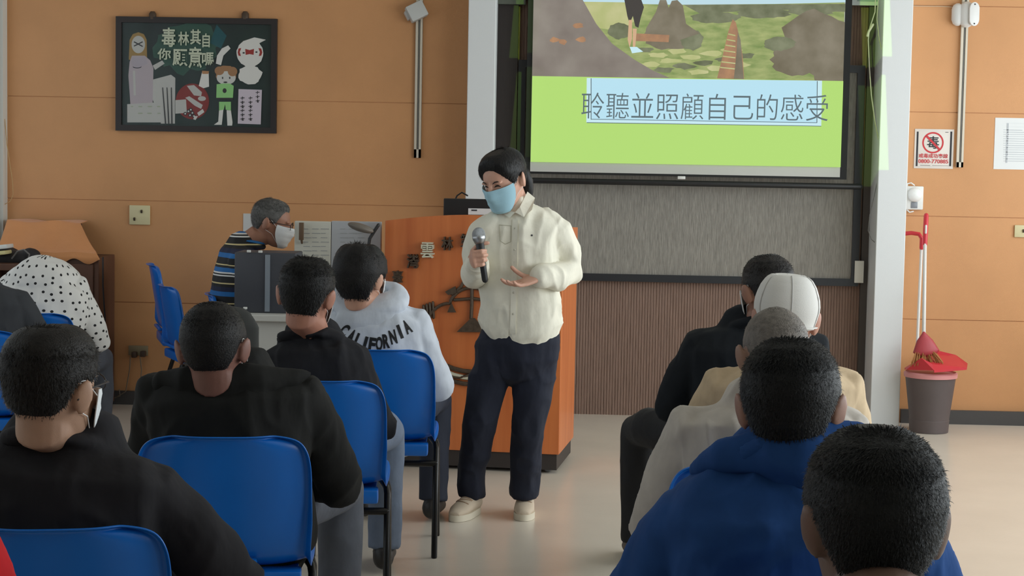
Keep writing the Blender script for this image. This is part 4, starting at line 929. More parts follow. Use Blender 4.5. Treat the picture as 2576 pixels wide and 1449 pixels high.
def seated(label, x, y, rz, head, hyaw=0, hpitch=0, htilt=0, k=1.0, skin_c=(176, 128, 104), hair_c=(26, 23, 22), hairkw=None, jacket=('j', (32, 33, 36)), jkw=None, sw=.178, sz=.905, girth=1.0, lean=0.0, trousers=('t', (84, 88, 98)), elbow=(.25, -.02, .67), mask=True, collar=True, build_hair=True, extra=(), seed=1, hood=False, spread=.14, wrist=None, knee_y=.46, voxel=.0075, ear_out=.004, sleeve=1.0, shoulder_drop=0.0, paint=None, jm=None):
    """someone on a chair, seen from behind: +y is the way they face; head = head centre in the world"""
    t = thing('person', label, 'person', (x, y, 0), rz); W = wmat(t); Wi = W.inverted()
    hc = Wi @ Vector(head)
    T = W @ Matrix.Translation(hc) @ Euler((hpitch, htilt, hyaw)).to_matrix().to_4x4()
    w = lambda *p: W @ V(*p)
    nb = V(hc.x * .55, -.115 + lean * .8 + (hc.y + .115) * .25, sz + .055)      # neck base
    hipz = .535
    spine = [(V(0, -.10, .47), .165 * girth, .115), (V(0, -.115, .56), .165 * girth, .12 * girth), (V(hc.x * .1, -.135 + lean * .3, .66), .158 * girth, .112 * girth), (V(hc.x * .2, -.14 + lean * .5, .76), .168 * girth, .112 * girth), (V(hc.x * .35, -.135 + lean * .7, .85), sw + .005, .105 * girth), (V(hc.x * .45, -.12 + lean * .8, sz + .002), sw * .86, .082), (V(hc.x * .5, -.115 + lean * .8, sz + .032), sw * .52, .064), (nb, .064, .058)]
    shoulders = {}
    for sx in (-1, 1): shoulders[sx] = V(hc.x * .4 + sx * (sw - .008), -.12 + lean * .8, sz - .028 - shoulder_drop)
    el = {sx: (V(sx * elbow[0], elbow[1], elbow[2]) if not isinstance(elbow, dict) else V(*elbow[sx])) for sx in (-1, 1)}
    wr = {sx: V(sx * .10, .22, .60) for sx in (-1, 1)}
    if wrist: wr = {sx: V(*wrist[sx]) for sx in (-1, 1)}
    # skin: one surface from head to hands
    mb = MB(); add_head(mb, T, k, ear_out=ear_out)
    Ti = T.to_3x3()
    mb.tube([T @ (V(0, -.018, -.03) * k), T @ (V(0, -.024, -.075) * k), w(*((nb + hc) / 2 + V(0, -.016, -.022))), w(*nb), w(*(nb - V(0, 0, .06)))], [.057 * k, .056 * k, .057 * k, .062 * k, .07], 18)
    mb.tube([w(*p) for p, a, b in spine], [(a * .86, b * .8) for p, a, b in spine], 22, side=W.to_3x3() @ X1)
    for sx in (-1, 1):
        mb.tube([w(*(shoulders[sx] - V(sx * .05, 0, 0))), w(*shoulders[sx]), w(*((shoulders[sx] + el[sx]) / 2)), w(*el[sx]), w(*((el[sx] + wr[sx]) / 2)), w(*wr[sx])], [.05, .05, .043, .036, .033, .026], 12)
        d = (wr[sx] - el[sx]).normalized(); hand(mb, w(*(wr[sx] + d * .01)), W.to_3x3() @ (d + V(-sx * .2, 0, -.15)), W.to_3x3() @ V(-sx * .3, 0, -1), W.to_3x3() @ V(-sx, .3, 0), (22, 25, 20))
    blob('body', mb, skin(*(('%d_%d' % (skin_c[0], skin_c[2])), skin_c)), t, .0052, 3)
    # hair
    if build_hair:
        kw = dict(top=.017, sidet=.008, strands=3000, seed=seed); kw.update(hairkw or {})
        hair(T, k, mat('hair_%d_%d' % (hair_c[0], hair_c[2]), hair_c, .55, var=.25, vscale=60, spec=.25, bump=.3, bscale=260), t, **kw)
    # jacket
    mb = MB(); g = jkw.get('thick', .022) if jkw else .022
    mb.tube([w(*p) for p, a, b in spine[:7]], [(a + g, b + g * (1.0 if i < 5 else .8)) for i, (p, a, b) in enumerate(spine[:7])], 26, side=W.to_3x3() @ X1)
    for sx in (-1, 1):
        S, E_, Wr = shoulders[sx], el[sx], wr[sx]; sl = sleeve
        mb.tube([w(*(S - V(sx * .07, 0, -.012))), w(*S), w(*(S * .62 + E_ * .38)), w(*(S * .25 + E_ * .75)), w(*E_), w(*(E_ * .55 + Wr * .45)), w(*(E_ * .06 + Wr * .94))], [.060 * sl, .066 * sl, .066 * sl, .063 * sl, .060 * sl, .054 * sl, .042 * sl], 16)
    for c_, r_ in extra: mb.ell(w(*c_), r_, W.to_3x3())
    if collar:
        cz = jkw.get('collar', .03) if jkw else .03
        ring = []
        for i in range(24):
            a = 2 * math.pi * i / 24; q = nb + V(.074 * math.sin(a), -.004 - .070 * math.cos(a), -.004 + cz * .5 * math.cos(a) - .008); ring.append(w(*q))
        mb.tube(ring, [(.014, .014 + cz * .42)] * 24, 10, closed=True, side=None)
    disp = folds((jkw.get('fold', .006) if jkw else .006) * 1.7, (8, 8, 5), seed * 11, .4)
    blob('jacket' if not jkw or 'name' not in jkw else jkw['name'], mb, jm or mat('cloth_' + jacket[0], jacket[1], .85, var=.12, vscale=12, bump=.55, bscale=15, bstretch=(1, 1, .55), spec=.2), t, voxel, 5, disp)
    # trousers and shoes
    mb = MB(); mb.tube([w(0, -.12, .50), w(0, -.04, .52), w(0, .03, .52)], [(.17 * girth, .085), (.175 * girth, .092), (.165 * girth, .08)], 20, side=W.to_3x3() @ X1)
    for sx in (-1, 1):
        kx = sx * spread
        mb.tube([w(sx * .085, -.06, .525), w(sx * .10, .12, .525), w(kx * .95, knee_y - .10, .525), w(kx, knee_y, .50), w(kx, knee_y + .015, .42), w(kx, knee_y + .0, .25), w(kx, knee_y - .01, .08)], [.088, .088, .076, .068, .066, .062, .060], 16, flat=True)
    blob('trousers', mb, mat('cloth_' + trousers[0], trousers[1], .85, var=.12, vscale=14, bump=.6, bscale=16, bstretch=(1, 1, .7)), t, .009, 4, folds(.006, (9, 9, 7), seed * 5 + 2))
    for sx in (-1, 1):
        kx = sx * spread; mb = MB()
        mb.tube([w(kx, knee_y - .06, .055), w(kx, knee_y + .02, .06), w(kx, knee_y + .10, .042), w(kx, knee_y + .165, .034)], [(.038, .045), (.042, .05), (.044, .034), (.032, .026)], 14, side=W.to_3x3() @ X1)
        blob('shoe', mb, mat('shoe_dark', (38, 34, 33), .5), t, .006, 3, lambda p, n: np.where(p[:, 2] < .012, .012 - p[:, 2], 0) * -n[:, 2])
    if mask: face_mask(T, k, t, (228, 232, 234))
    return t, T, W, nb
def hc_at(px, py_top, Y, k=1.0, top=.016, dx=0, dy=0):
    """head centre from the top of the hair in the photograph"""
    p = at(px, py_top, Y); return (p.x + dx, Y + dy, p.z - (.114 + top) * k)
P = {}
def back_of(ch, f=.0): o = CHL[ch]; return o.location.x, o.location.y + f, o.rotation_euler.z
# left row
x, y, r = back_of('L1'); P['L1'] = seated('man with glasses and a mask in a black jacket, nearest in the left row', x + .015, y + 0.09, DEG(-6), hc_at(128, 812, 3.44), hyaw=DEG(-11), skin_c=(178, 140, 116), hair_c=(30, 27, 25), hairkw=dict(top=.024, sidet=.007, strands=9000, slen=.016, lump=.0015, nape=-.05, side=.006, bw=.0007, droop=.7), jacket=('black_a', (38, 37, 40)), sw=.20, sz=.875, girth=1.12, seed=3, elbow=(.33, -.01, .62), jkw=dict(thick=.03, fold=.007, collar=.05), shoulder_drop=.03)
x, y, r = back_of('L2'); P['L2'] = seated('man with a bare neck in a black hooded jacket, second in the left row', x + .02, y + 0.09, DEG(2), hc_at(538, 748, 4.56), hyaw=DEG(-4), htilt=DEG(-3), skin_c=(128, 88, 76), hair_c=(24, 22, 22), hairkw=dict(top=.011, sidet=.007, strands=8000, slen=.006, nape=-.06, bw=.0006, droop=.7), jacket=('black_b', (30, 30, 29)), sw=.188, sz=.885, girth=1.05, seed=5, elbow={1: (.265, .06, .60), -1: (-.25, .0, .66)}, trousers=('grey', (92, 96, 106)), jkw=dict(thick=.03, fold=.009, collar=.0), collar=False, spread=.22, knee_y=.50)
x, y, r = back_of('L3'); P['L3'] = seated('person with black hair in a broad black jacket, third in the left row', x - .02, y + 0.09, DEG(4), hc_at(772, 640, 5.72), hyaw=DEG(-12), htilt=DEG(4), skin_c=(168, 116, 96), hair_c=(22, 21, 21), hairkw=dict(top=.018, sidet=.010, strands=3600, slen=.014, nape=-.075), jacket=('black_c', (32, 32, 36)), sw=.138, sz=.855, girth=1.06, seed=7, elbow={1: (.215, -.03, .60), -1: (-.225, -.02, .64)}, shoulder_drop=.05, trousers=('jeans', (108, 120, 140)), jkw=dict(thick=.028, fold=.008, collar=.06), spread=.21, knee_y=.46)
x, y, r = back_of('L4'); P['L4'] = seated('boy with bushy black hair in a grey hoodie with lettering on the hood', x + .01, y + 0.09, DEG(-3), hc_at(908, 606, 6.68, top=.028), hyaw=DEG(-14), skin_c=(196, 148, 124), hair_c=(24, 22, 22), hairkw=dict(top=.030, sidet=.022, strands=4200, slen=.024, lump=.004, nape=-.085, back=.006), jacket=('hoodie', (196, 202, 212)), sw=.158, sz=.905, seed=9, elbow={1: (.225, -.10, .63), -1: (-.22, -.06, .64)}, trousers=('navy', (44, 48, 62)), jkw=dict(thick=.028, fold=.006, collar=.0, name='hoodie'), collar=False, ear_out=.0)
x, y, r = back_of('L0'); P['L0'] = seated('person in a dark grey jacket, mostly cut off by the left edge', x + .0, y + 0.09, DEG(4), hc_at(-120, 640, 7.0), skin_c=(150, 108, 90), jacket=('dark_grey', (62, 64, 68)), sw=.185, sz=.90, seed=13, jkw=dict(thick=.03))
# right row
x, y, r = back_of('R1'); P['R1'] = seated('man with short dark hair in a black jacket, farthest in the right row', x + .0, y + 0.11, DEG(6), hc_at(1935, 632, 6.0), hyaw=DEG(12), htilt=DEG(-3), skin_c=(158, 116, 98), hair_c=(38, 36, 36), hairkw=dict(top=.012, sidet=.008, strands=3000, slen=.010), jacket=('black_d', (28, 32, 37)), sw=.20, sz=.90, girth=1.08, seed=15, elbow={-1: (-.255, -.04, .66), 1: (.24, 0, .64)}, jkw=dict(thick=.036, collar=.06), trousers=('black_t', (36, 36, 38)), spread=.3)
x, y, r = back_of('R2'); P['R2'] = seated('man in a white cap and tan shirt in the right row', x + .03, y + 0.09, DEG(4), hc_at(1980, 694, 5.14, top=.010), hyaw=DEG(-4), htilt=DEG(3), skin_c=(176, 128, 110), hair_c=(120, 116, 112), hairkw=dict(top=.006, sidet=.005, strands=800, slen=.008), jacket=('tan', (198, 176, 146)), sw=.185, sz=.875, girth=1.05, seed=17, jkw=dict(thick=.022, name='shirt'), trousers=('black_t', (36, 36, 38)), elbow=(.23, -.03, .62))
x, y, r = back_of('R3'); P['R3'] = seated('man with closely shaved grey hair in a grey-white shirt in the right row', x + .04, y + 0.09, DEG(4), hc_at(1954, 768, 4.36, top=.006), skin_c=(150, 116, 98), hair_c=(110, 104, 98), hairkw=dict(top=.004, sidet=.003, strands=2600, slen=.004, nape=-.05), jacket=('grey_white', (190, 183, 175)), sw=.195, sz=.865, girth=1.1, seed=19, jkw=dict(thick=.026, name='shirt', fold=.008), elbow={-1: (-.26, -.04, .58), 1: (.26, .0, .62)}, trousers=('dark_t', (50, 50, 54)), mask=False)
x, y, r = back_of('R4'); P['R4'] = seated('man with thick black hair in a royal blue jacket in the right row', x + .0, y + 0.11, DEG(2), hc_at(1995, 842, 3.20, top=.014), hyaw=DEG(-14), htilt=DEG(-2), skin_c=(150, 112, 96), hair_c=(20, 21, 23), hairkw=dict(top=.017, sidet=.012, strands=10000, slen=.010, nape=-.088, back=.004, bw=.0007, droop=.7), jacket=('royal_blue', (36, 74, 132)), sw=.195, sz=.912, girth=1.12, seed=21, elbow=(.30, -.02, .60), jkw=dict(thick=.034, fold=.012, collar=.10), shoulder_drop=.05, mask=False)
h5 = hc_at(2207, 1056, 2.2, top=.014); P['R5'] = seated('person with short black hair, head nearest the camera at the bottom right', h5[0] + .0, 2.16, DEG(0), h5, hyaw=DEG(2), skin_c=(112, 86, 74), hair_c=(24, 25, 27), hairkw=dict(top=.014, sidet=.010, strands=16000, slen=.009, nape=-.07, bw=.0006, droop=.75), jacket=('charcoal', (40, 42, 46)), sw=.19, sz=.88, seed=23, mask=False, ear_out=-.003)

# --- things the audience wears
def on_head(key): return P[key][0], P[key][1]
def glasses(key, k=1.0):
    root, T = on_head(key); mb = MB(); m = mat('dark_glasses_frame', (40, 36, 36), .35)
    for sx in (-1, 1):
        c = V(sx * .034, .108, .004); mb.tube([T @ (c + V(.025 * math.cos(a), -.004 * math.cos(a) * sx, .018 * math.sin(a))) for a in [2 * math.pi * i / 16 for i in range(16)]], .0016, 6, closed=True)
        mb.tube([T @ V(sx * .058, .102, .008), T @ V(sx * .074, .090, .008), T @ V(sx * .084, .02, .006), T @ V(sx * .086, -.015, .004), T @ V(sx * .084, -.035, -.012)], .0018, 6)
    mb.tube([T @ V(-.011, .112, .008), T @ V(0, .116, .011), T @ V(.011, .112, .008)], .0016, 6); mesh('glasses', mb, m, root)
glasses('L1')
def cap(key, m, top=.020, low=.0, byaw=0.0, seam=None, brim=True):
    root, T = on_head(key); zs = list(np.linspace(low, .06, 8)) + list(np.linspace(.07, .1125, 9))
    vs, fs = head_grid(zs, lambda a, z: .012 + (top - .012) * sstep(z, low, .09) + .004 * sstep(z, .06, .1)); mb = MB(); mb.add([T @ v for v in vs], [tuple(reversed(f)) for f in fs])
    o = mesh('cap', mb, m, root, angle=70)
    mb = MB(); mb.tube([T @ hsurf(2 * math.pi * i / 48, low + .006, .013) for i in range(48)], [(.0025, .008)] * 48, 6, closed=True); mesh('cap_band', mb, m, o)
    for i in range(6 if seam else 0):
        a = math.pi * i / 3 + math.pi / 6 * 0; mb = MB(); mb.tube([T @ hsurf(a, z, .0125 + (top - .012) * sstep(z, low, .09) + .004 * sstep(z, .06, .1)) for z in np.linspace(low + .01, .1125, 14)], .0016, 6); mesh('seam', mb, seam, o)
    if brim:
        mb = MB(); N = 18; vs = []
        for j in range(3):
            for i in range(N + 1):
                a = byaw + math.radians(-62 + 124 * i / N); e = math.cos((a - byaw) * 90 / 62 * 1.0); p = hsurf(a, low + .012, .012); d = V(math.sin(byaw), math.cos(byaw), -.28); vs.append(T @ (p + d * (.070 * max(e, 0) ** .7) * j / 2))
        n0 = len(vs); mb.v = [tuple(v) for v in vs] + [tuple(v - V(0, 0, .004)) for v in vs]
        for j in range(2):
            for i in range(N): a = j * (N + 1) + i; mb.f += [(a, a + 1, a + N + 2, a + N + 1), (n0 + a, n0 + a + N + 1, n0 + a + N + 2, n0 + a + 1)]; mb.m += [0, 0]
        mb.f += [(2 * (N + 1) + i, 2 * (N + 1) + i + 1, n0 + 2 * (N + 1) + i + 1, n0 + 2 * (N + 1) + i) for i in range(N)]; mb.m += [0] * N
        mesh('cap_brim', mb, m, o)
    return o
cap('R2', mat('white_cotton', (214, 212, 208), .8, bump=.1, bscale=300), top=.026, low=-.022, seam=mat('seam_shade', (188, 186, 184), .8))
# hood lying on the back of the hoodie, and its lettering
root, T, nb, = P['L4'][0], P['L4'][1], P['L4'][3]; W = wmat(root)
mb = MB(); ring = []; rad = []
for i in range(28):
    a = 2 * math.pi * i / 28; b = .5 - .5 * math.cos(a)      # b = 1 at the back
    ring.append(W @ (nb + V(.105 * math.sin(a) * (1 + .12 * b), .045 - .035 * (1 - b) - .150 * b + .03, .012 + .03 * (1 - b) - .045 * b ** 2)))
    rad.append((.026 + .012 * b, .028 + .030 * b))
mb.tube(ring, rad, 12, closed=True)
mb.ell(W @ (nb + V(0, -.085, -.085)), (.125, .045, .075))
hood = blob('hood', mb, mat('cloth_hoodie', (196, 202, 212), .85), root, .006, 5, folds(.004, (8, 8, 8), 77))
bpy.context.view_layer.update()
bmh = bmesh.new(); bmh.from_mesh(hood.data); bm2 = bmesh.new(); bm2.from_mesh([c for c in root.children if c.name.startswith('hoodie')][0].data)
def world_tree(o): 
    Wm = wmat(o); me = o.data; return BVHTree.FromPolygons([Wm @ v.co for v in me.vertices], [tuple(p.vertices) for p in me.polygons])
TR = [world_tree(hood), world_tree([c for c in root.children if c.name.startswith('hoodie')][0])]
def onto(trees, px, py, off=.002):
    d = (at(px, py, 5) - CAM).normalized(); best = None
    for t in trees:
        h = t.ray_cast(CAM, d)
        if h[0] is not None and (best is None or h[3] < best[1]): best = (h[0], h[3], h[1])
    return (best[0] - d * off) if best else None
def letters_on(trees, items, name, m, parent, sub=3):
    mb = MB()
    for ch, cx, cy, wpx, hpx, ang in items:
        vs, fs = text2d(ch, 1.0, 0, .045); x0 = min(v.x for v in vs); x1 = max(v.x for v in vs); y0 = min(v.y for v in vs); y1 = max(v.y for v in vs)
        bm = bmesh.new(); bv = [bm.verts.new(v) for v in vs]
        for f in fs:
            try: bm.faces.new([bv[i] for i in f])
            except ValueError: pass
        bmesh.ops.triangulate(bm, faces=bm.faces); bmesh.ops.subdivide_edges(bm, edges=[e for e in bm.edges if e.calc_length() > .12], cuts=2, use_grid_fill=True)
        bm.verts.index_update(); out = []; ok = True; ca, sa = math.cos(ang), math.sin(ang)
        for v in bm.verts:
            u = ((v.co.x - x0) / max(x1 - x0, 1e-6) - .5) * wpx; w_ = ((v.co.y - y0) / (y1 - y0) - .5) * hpx
            p = onto(trees, cx + u * ca + w_ * sa, cy + u * sa - w_ * ca); out.append(p)
        hit = [(p - CAM).length for p in out if p is not None]
        if len(hit) < .5 * len(out): bm.free(); continue
        dist = sum(hit) / len(hit)
        if any(p is None for p in out):
            for i_, v in enumerate(bm.verts):
                if out[i_] is None:
                    u = ((v.co.x - x0) / max(x1 - x0, 1e-6) - .5) * wpx; w_ = ((v.co.y - y0) / (y1 - y0) - .5) * hpx
                    out[i_] = CAM + (at(cx + u * ca + w_ * sa, cy + u * sa - w_ * ca, 5) - CAM).normalized() * dist
        mb.add(out, [tuple(v.index for v in f.verts) for f in bm.faces])
        bm.free()
    if mb.v: return mesh(name, mb, m, parent, smooth=False)
word = 'CALIFORNIA'; its = []
for i, ch in enumerate(word):
    t = i / 9; cx = 866 + 158 * t; cy = 824 + 42 * math.sin(math.pi * min(1, t * .96 + .06)) - 2 * t + 8 * t * (1 - t); ang = math.radians(38 - 66 * t)
    its.append((ch, cx, cy, 17 if ch != 'I' else 8, 36, ang))
letters_on(TR, its, 'hood_lettering', mat('black_print', (22, 22, 24), .8), root)
# black hooded jacket: a flat hood with loose corners on the shoulders
root, T, nb = P['L2'][0], P['L2'][1], P['L2'][3]; W = wmat(root)
mb = MB()
mb.tube([W @ (nb + V(x_, y_, z_)) for x_, y_, z_ in ((-.155, -.03, -.035), (-.09, -.075, -.03), (0, -.09, -.028), (.10, -.075, -.026), (.175, -.03, -.024), (.215, -.01, -.012))], [(.022, .02), (.04, .03), (.055, .032), (.045, .03), (.026, .02), (.008, .008)], 12, side=Z1)
mb.ell(W @ (nb + V(0, -.085, -.10)), (.145, .035, .09)); mb.ell(W @ (nb + V(-.155, -.03, -.04)), (.03, .025, .03))
blob('hood', mb, mat('cloth_black_b', (30, 30, 29), .85), root, .006, 4, folds(.006, (8, 8, 8), 31))
# thick folded collar of the blue jacket
root, T, nb = P['R4'][0], P['R4'][1], P['R4'][3]; W = wmat(root)
mb = MB(); mb.tube([W @ (nb + V(x_, y_, z_)) for x_, y_, z_ in ((-.165, .02, -.03), (-.13, -.04, .005), (-.06, -.085, .026), (.03, -.092, .034), (.10, -.07, .032), (.15, -.01, .008), (.165, .04, -.025))], [(.018, .02), (.034, .028), (.046, .03), (.048, .03), (.044, .03), (.034, .028), (.016, .02)], 12, side=Z1)
hl = W.inverted() @ T.translation; mb.ell(W @ (nb * .66 + hl * .34 + V(0, -.048, -.012)), (.098, .076, .062)); mb.ell(W @ (nb + V(.02, -.062, .0)), (.105, .062, .058))
blob('collar', mb, mat('cloth_royal_blue', (36, 74, 132), .85), root, .007, 4, folds(.006, (8, 8, 8), 91))
# red garment at the lower left corner, seen as a shoulder only
c = at(62, 1288, 2.25)
seated('person in a bright red top, only a shoulder showing at the bottom left corner', c.x - .2, 2.2, 0, (c.x - .2, 2.25, c.z + .14), jacket=('red', (190, 26, 34)), sw=.17, sz=c.z + .0, seed=41, voxel=.009, hairkw=dict(strands=300), mask=False)
# polka-dot shirt, bent forward
def polka():
    m = bpy.data.materials.new('polka_cotton'); m.use_nodes = True; nt = m.node_tree; b = nt.nodes['Principled BSDF']; b.inputs['Roughness'].default_value = .85
    N = lambda t: nt.nodes.new(t); tc = N('ShaderNodeTexCoord'); sx = N('ShaderNodeSeparateXYZ'); nt.links.new(tc.outputs['Object'], sx.inputs[0])
    at2 = N('ShaderNodeMath'); at2.operation = 'ARCTAN2'; nt.links.new(sx.outputs['X'], at2.inputs[0]); 
    ny = N('ShaderNodeMath'); ny.operation = 'SUBTRACT'; ny.inputs[0].default_value = .12; nt.links.new(sx.outputs['Y'], ny.inputs[1]); nt.links.new(ny.outputs[0], at2.inputs[1])
    mu = N('ShaderNodeMath'); mu.operation = 'MULTIPLY'; mu.inputs[1].default_value = .24; nt.links.new(at2.outputs[0], mu.inputs[0])
    cb_ = N('ShaderNodeCombineXYZ'); nt.links.new(mu.outputs[0], cb_.inputs[0]); nt.links.new(sx.outputs['Z'], cb_.inputs[1])
    vo = N('ShaderNodeTexVoronoi'); vo.voronoi_dimensions = '2D'; vo.inputs['Scale'].default_value = 27; vo.inputs['Randomness'].default_value = .55; nt.links.new(cb_.outputs[0], vo.inputs['Vector'])
    lt = N('ShaderNodeMath'); lt.operation = 'LESS_THAN'; lt.inputs[1].default_value = .16; nt.links.new(vo.outputs['Distance'], lt.inputs[0])
    mx = N('ShaderNodeMix'); mx.data_type = 'RGBA'; nt.links.new(lt.outputs[0], mx.inputs['Factor']); mx.inputs['A'].default_value = (*lin((222, 220, 216)), 1); mx.inputs['B'].default_value = (*lin((24, 24, 26)), 1)
    nt.links.new(mx.outputs['Result'], b.inputs['Base Color']); return m
c = at(100, 690, 8.0)
q = place_chair(c.x, 7.95, DEG(4), 'blue plastic chair hidden behind the polka-dot shirt')
P['PD'] = seated('person bent forward in a white shirt with black polka dots by the brown cabinet', c.x, 8.03, 0, (c.x - .02, 8.45, .78), hpitch=DEG(-50), skin_c=(150, 108, 90), sw=.15, sz=.90, lean=.20, seed=43, jkw=dict(thick=.03, fold=.006, name='shirt'), jm=polka(), collar=False, mask=False, elbow=(.22, .14, .62), hairkw=dict(strands=600), girth=1.05, extra=[((0, .02, .90), (.165, .16, .115)), ((.03, -.02, .78), (.19, .15, .16))])

# grey padded chair in front of the desk
t = thing('padded_chair', 'dark grey padded chair in front of the white desk, half behind the second man', 'chair', (at(556, 900, 7.62).x, 7.5, 0))
M_pad = mat('grey_padding', (66, 67, 66), .8); cx_ = at(556, 800, 7.62).x; zt_ = at(600, 768, 7.62).z
mb = MB(); mb.tube([(cx_, 7.64, zt_ - .40), (cx_, 7.63, zt_ - .25), (cx_, 7.62, zt_ - .09), (cx_, 7.62, zt_ - .03)], [(.13, .03), (.165, .035), (.168, .035), (.13, .03)], 24, side=X1); blob('backrest', mb, M_pad, t, .009, 4)
mb = MB(); mb.tube([(cx_, 7.28, .44), (cx_, 7.45, .45), (cx_, 7.60, .44)], [(.19, .035), (.21, .04), (.18, .035)], 20, side=X1); blob('seat', mb, M_pad, t, .01, 3)
mb = MB(); mb.tube([(cx_, 7.45, .08), (cx_, 7.45, .42)], .025, 12); mb.tube([(cx_, 7.55, .42), (cx_, 7.67, .44), (cx_, 7.67, zt_ - .3)], .014, 8); mesh('column', mb, M_black, t)
for k_ in range(5):
    a_ = 2 * math.pi * k_ / 5; mb = MB(); mb.tube([(cx_, 7.45, .08), (cx_ + .26 * math.cos(a_), 7.45 + .26 * math.sin(a_), .05)], .014, 8); mb.ell((cx_ + .26 * math.cos(a_), 7.45 + .26 * math.sin(a_), .026), (.022, .022, .026), nu=10, nv=8); mesh('leg', mb, M_black, t)

# --- grey-haired operator behind the desk
hc = hc_at(682, 497, 9.05, top=.012)
sm = stripe_mat('striped_knit', [(0, (24, 24, 26)), (.10, (30, 104, 170)), (.22, (22, 30, 60)), (.34, (24, 24, 26)), (.42, (206, 190, 140)), (.455, (24, 24, 26)), (.62, (222, 222, 220)), (.655, (24, 24, 26)), (.69, (222, 222, 220)), (.73, (30, 104, 170)), (.84, (24, 24, 26)), (.90, (206, 190, 140)), (.93, (24, 24, 26))], scale=5.2)
ox = hc[0] - .035
P['OP'] = seated('grey-haired man in a mask and a striped polo shirt sitting behind the white desk', ox, 9.05, DEG(-78), hc, hyaw=DEG(-6), hpitch=DEG(-12), skin_c=(164, 116, 94), hair_c=(96, 95, 93), hairkw=dict(top=.014, sidet=.008, strands=4200, slen=.012, nape=-.055), sw=.175, sz=1.0, seed=51, jkw=dict(thick=.018, fold=.004, name='shirt', collar=.02), jm=sm, elbow={1: (.22, -.02, .74), -1: (-.22, .02, .74)}, wrist={1: (.14, .20, .78), -1: (-.14, .22, .78)})
q = place_chair(ox - .02, 9.05, DEG(-78), 'blue plastic chair of the grey-haired man, hidden behind the desk')
root, T, nb = P['OP'][0], P['OP'][1], P['OP'][3]; W = wmat(root)
mb = MB(); mb.tube([W @ (nb + V(.072 * math.sin(a), -.068 * math.cos(a), .008 + .012 * math.cos(a))) for a in [2 * math.pi * i / 24 for i in range(24)]], [(.007, .022)] * 24, 8, closed=True); mesh('shirt_collar', mb, mat('polo_blue', (34, 104, 166), .8), root)
glasses('OP')

# --- the woman with the microphone
YP = 7.42
q = lambda px, py, dy=0: at(px, py, YP + dy)
wr_ = at(1316, 1300, 7.42)
wm = thing('person', 'woman in a cream shirt, navy trousers and blue mask, standing with a microphone', 'person', (at(1270, 1300, YP).x, YP, 0))
hy = math.radians(142); TH = Matrix.Translation(q(1270, 453, -.05)) @ Euler((math.radians(-22), math.radians(4), hy)).to_matrix().to_4x4(); KH = .985
SD = V(.965, -.26, 0)
nbw = q(1303, 530, .0)
tors = [(q(1308, 834), .172, .112), (q(1308, 800), .166, .112), (q(1307, 745), .156, .104), (q(1305, 685), .150, .104), (q(1304, 625), .154, .112), (q(1305, 578, .0), .160, .100), (q(1305, 551, .0), .142, .080), (q(1304, 534, .0), .082, .062), (nbw, .056, .056)]
armL = [q(1374, 566, .0), q(1398, 585, .0), q(1422, 635, .02), q(1432, 682, .0), q(1402, 696, -.09), q(1362, 696, -.16)]
armR = [q(1240, 572, -.02), q(1220, 590, -.01), q(1204, 650, .05), q(1196, 694, .04), q(1196, 684, -.07), q(1200, 664, -.17)]
mb = MB(); add_head(mb, TH, KH)
mb.tube([TH @ (V(0, -.018, -.03) * KH), TH @ (V(0, -.024, -.07) * KH), q(1300, 512, .02), nbw, q(1304, 560, 0)], [.05, .049, .049, .053, .06], 18)
mb.tube([p for p, a, b in tors], [(a * .86, b * .82) for p, a, b in tors], 22, side=SD)
mb.tube(armL, [.05, .05, .043, .038, .033, .026], 12); mb.tube(armR, [.05, .05, .043, .038, .033, .026], 12)
# open left hand, palm up
hand(mb, q(1356, 697, -.17), V(-.83, -.46, -.30), V(-.10, -.25, 1), V(-.35, .8, .1), (10, 20, 18), .96, thumb=(8, 10), thumb_dir=V(-.75, -.05, .35))
# right hand closed round the microphone
mic0, mic1 = q(1220, 704, -.235), q(1206, 604, -.225); ax = (mic1 - mic0).normalized(); g = mic0 + (mic1 - mic0) * .62
dh = V(.10, -.95, .2); dh = (dh - ax * dh.dot(ax)).normalized(); nh = ax.cross(dh) * (1 if ax.cross(dh).x > 0 else -1)
wrist = g - dh * .060 - nh * .034 - ax * .012
hand(mb, wrist, dh, nh, ax, (62, 70, 48), .96, thumb=(20, 30), thumb_dir=(ax * .55 + nh * .65 + dh * .5))
blob('body', mb, skin('woman', (206, 158, 136)), wm, .0036, 3)
M_hairw = mat('hair_woman', (22, 21, 22), .5, var=.25, vscale=50, spec=.3, bump=.3, bscale=120, bstretch=(1, 1, .2))
hair(TH, KH, M_hairw, wm, top=.027, sidet=.010, nape=-.055, front=.070, side=-.002, strands=5000, slen=.018, droop=.95, bw=.0005, seed=4, style='swept')
mb = MB(); mb.tube([TH @ V(0, -.098, -.01), TH @ V(0, -.125, -.015), TH @ V(.0, -.128, -.06), TH @ V(.0, -.118, -.105), TH @ V(0, -.11, -.135)], [.02, .026, .028, .022, .010], 12); mesh('ponytail', mb, M_hairw, wm)
M_eye = mat('eye_dark', (24, 18, 18), .3)
for sx in (-1, 1):
    mb = MB(); mb.tube([TH @ (hsurf(math.radians(sx * d), z, .0015) * KH) for d, z in ((12, .0045), (18, .0085), (24, .0085), (31, .003))], [.0014, .0032, .0034, .0014], 8); mesh('eye', mb, M_eye, wm)
    mb = MB(); mb.tube([TH @ (hsurf(math.radians(sx * d), z, .006) * KH) for d, z in ((11, .021), (18, .027), (26, .027), (33, .020))], [.0018, .0028, .0026, .0012], 8); mesh('eyebrow', mb, mat('brow_dark', (52, 40, 36), .7), wm)
face_mask(TH, KH, wm, (164, 204, 220), top=-.004, amax=72)
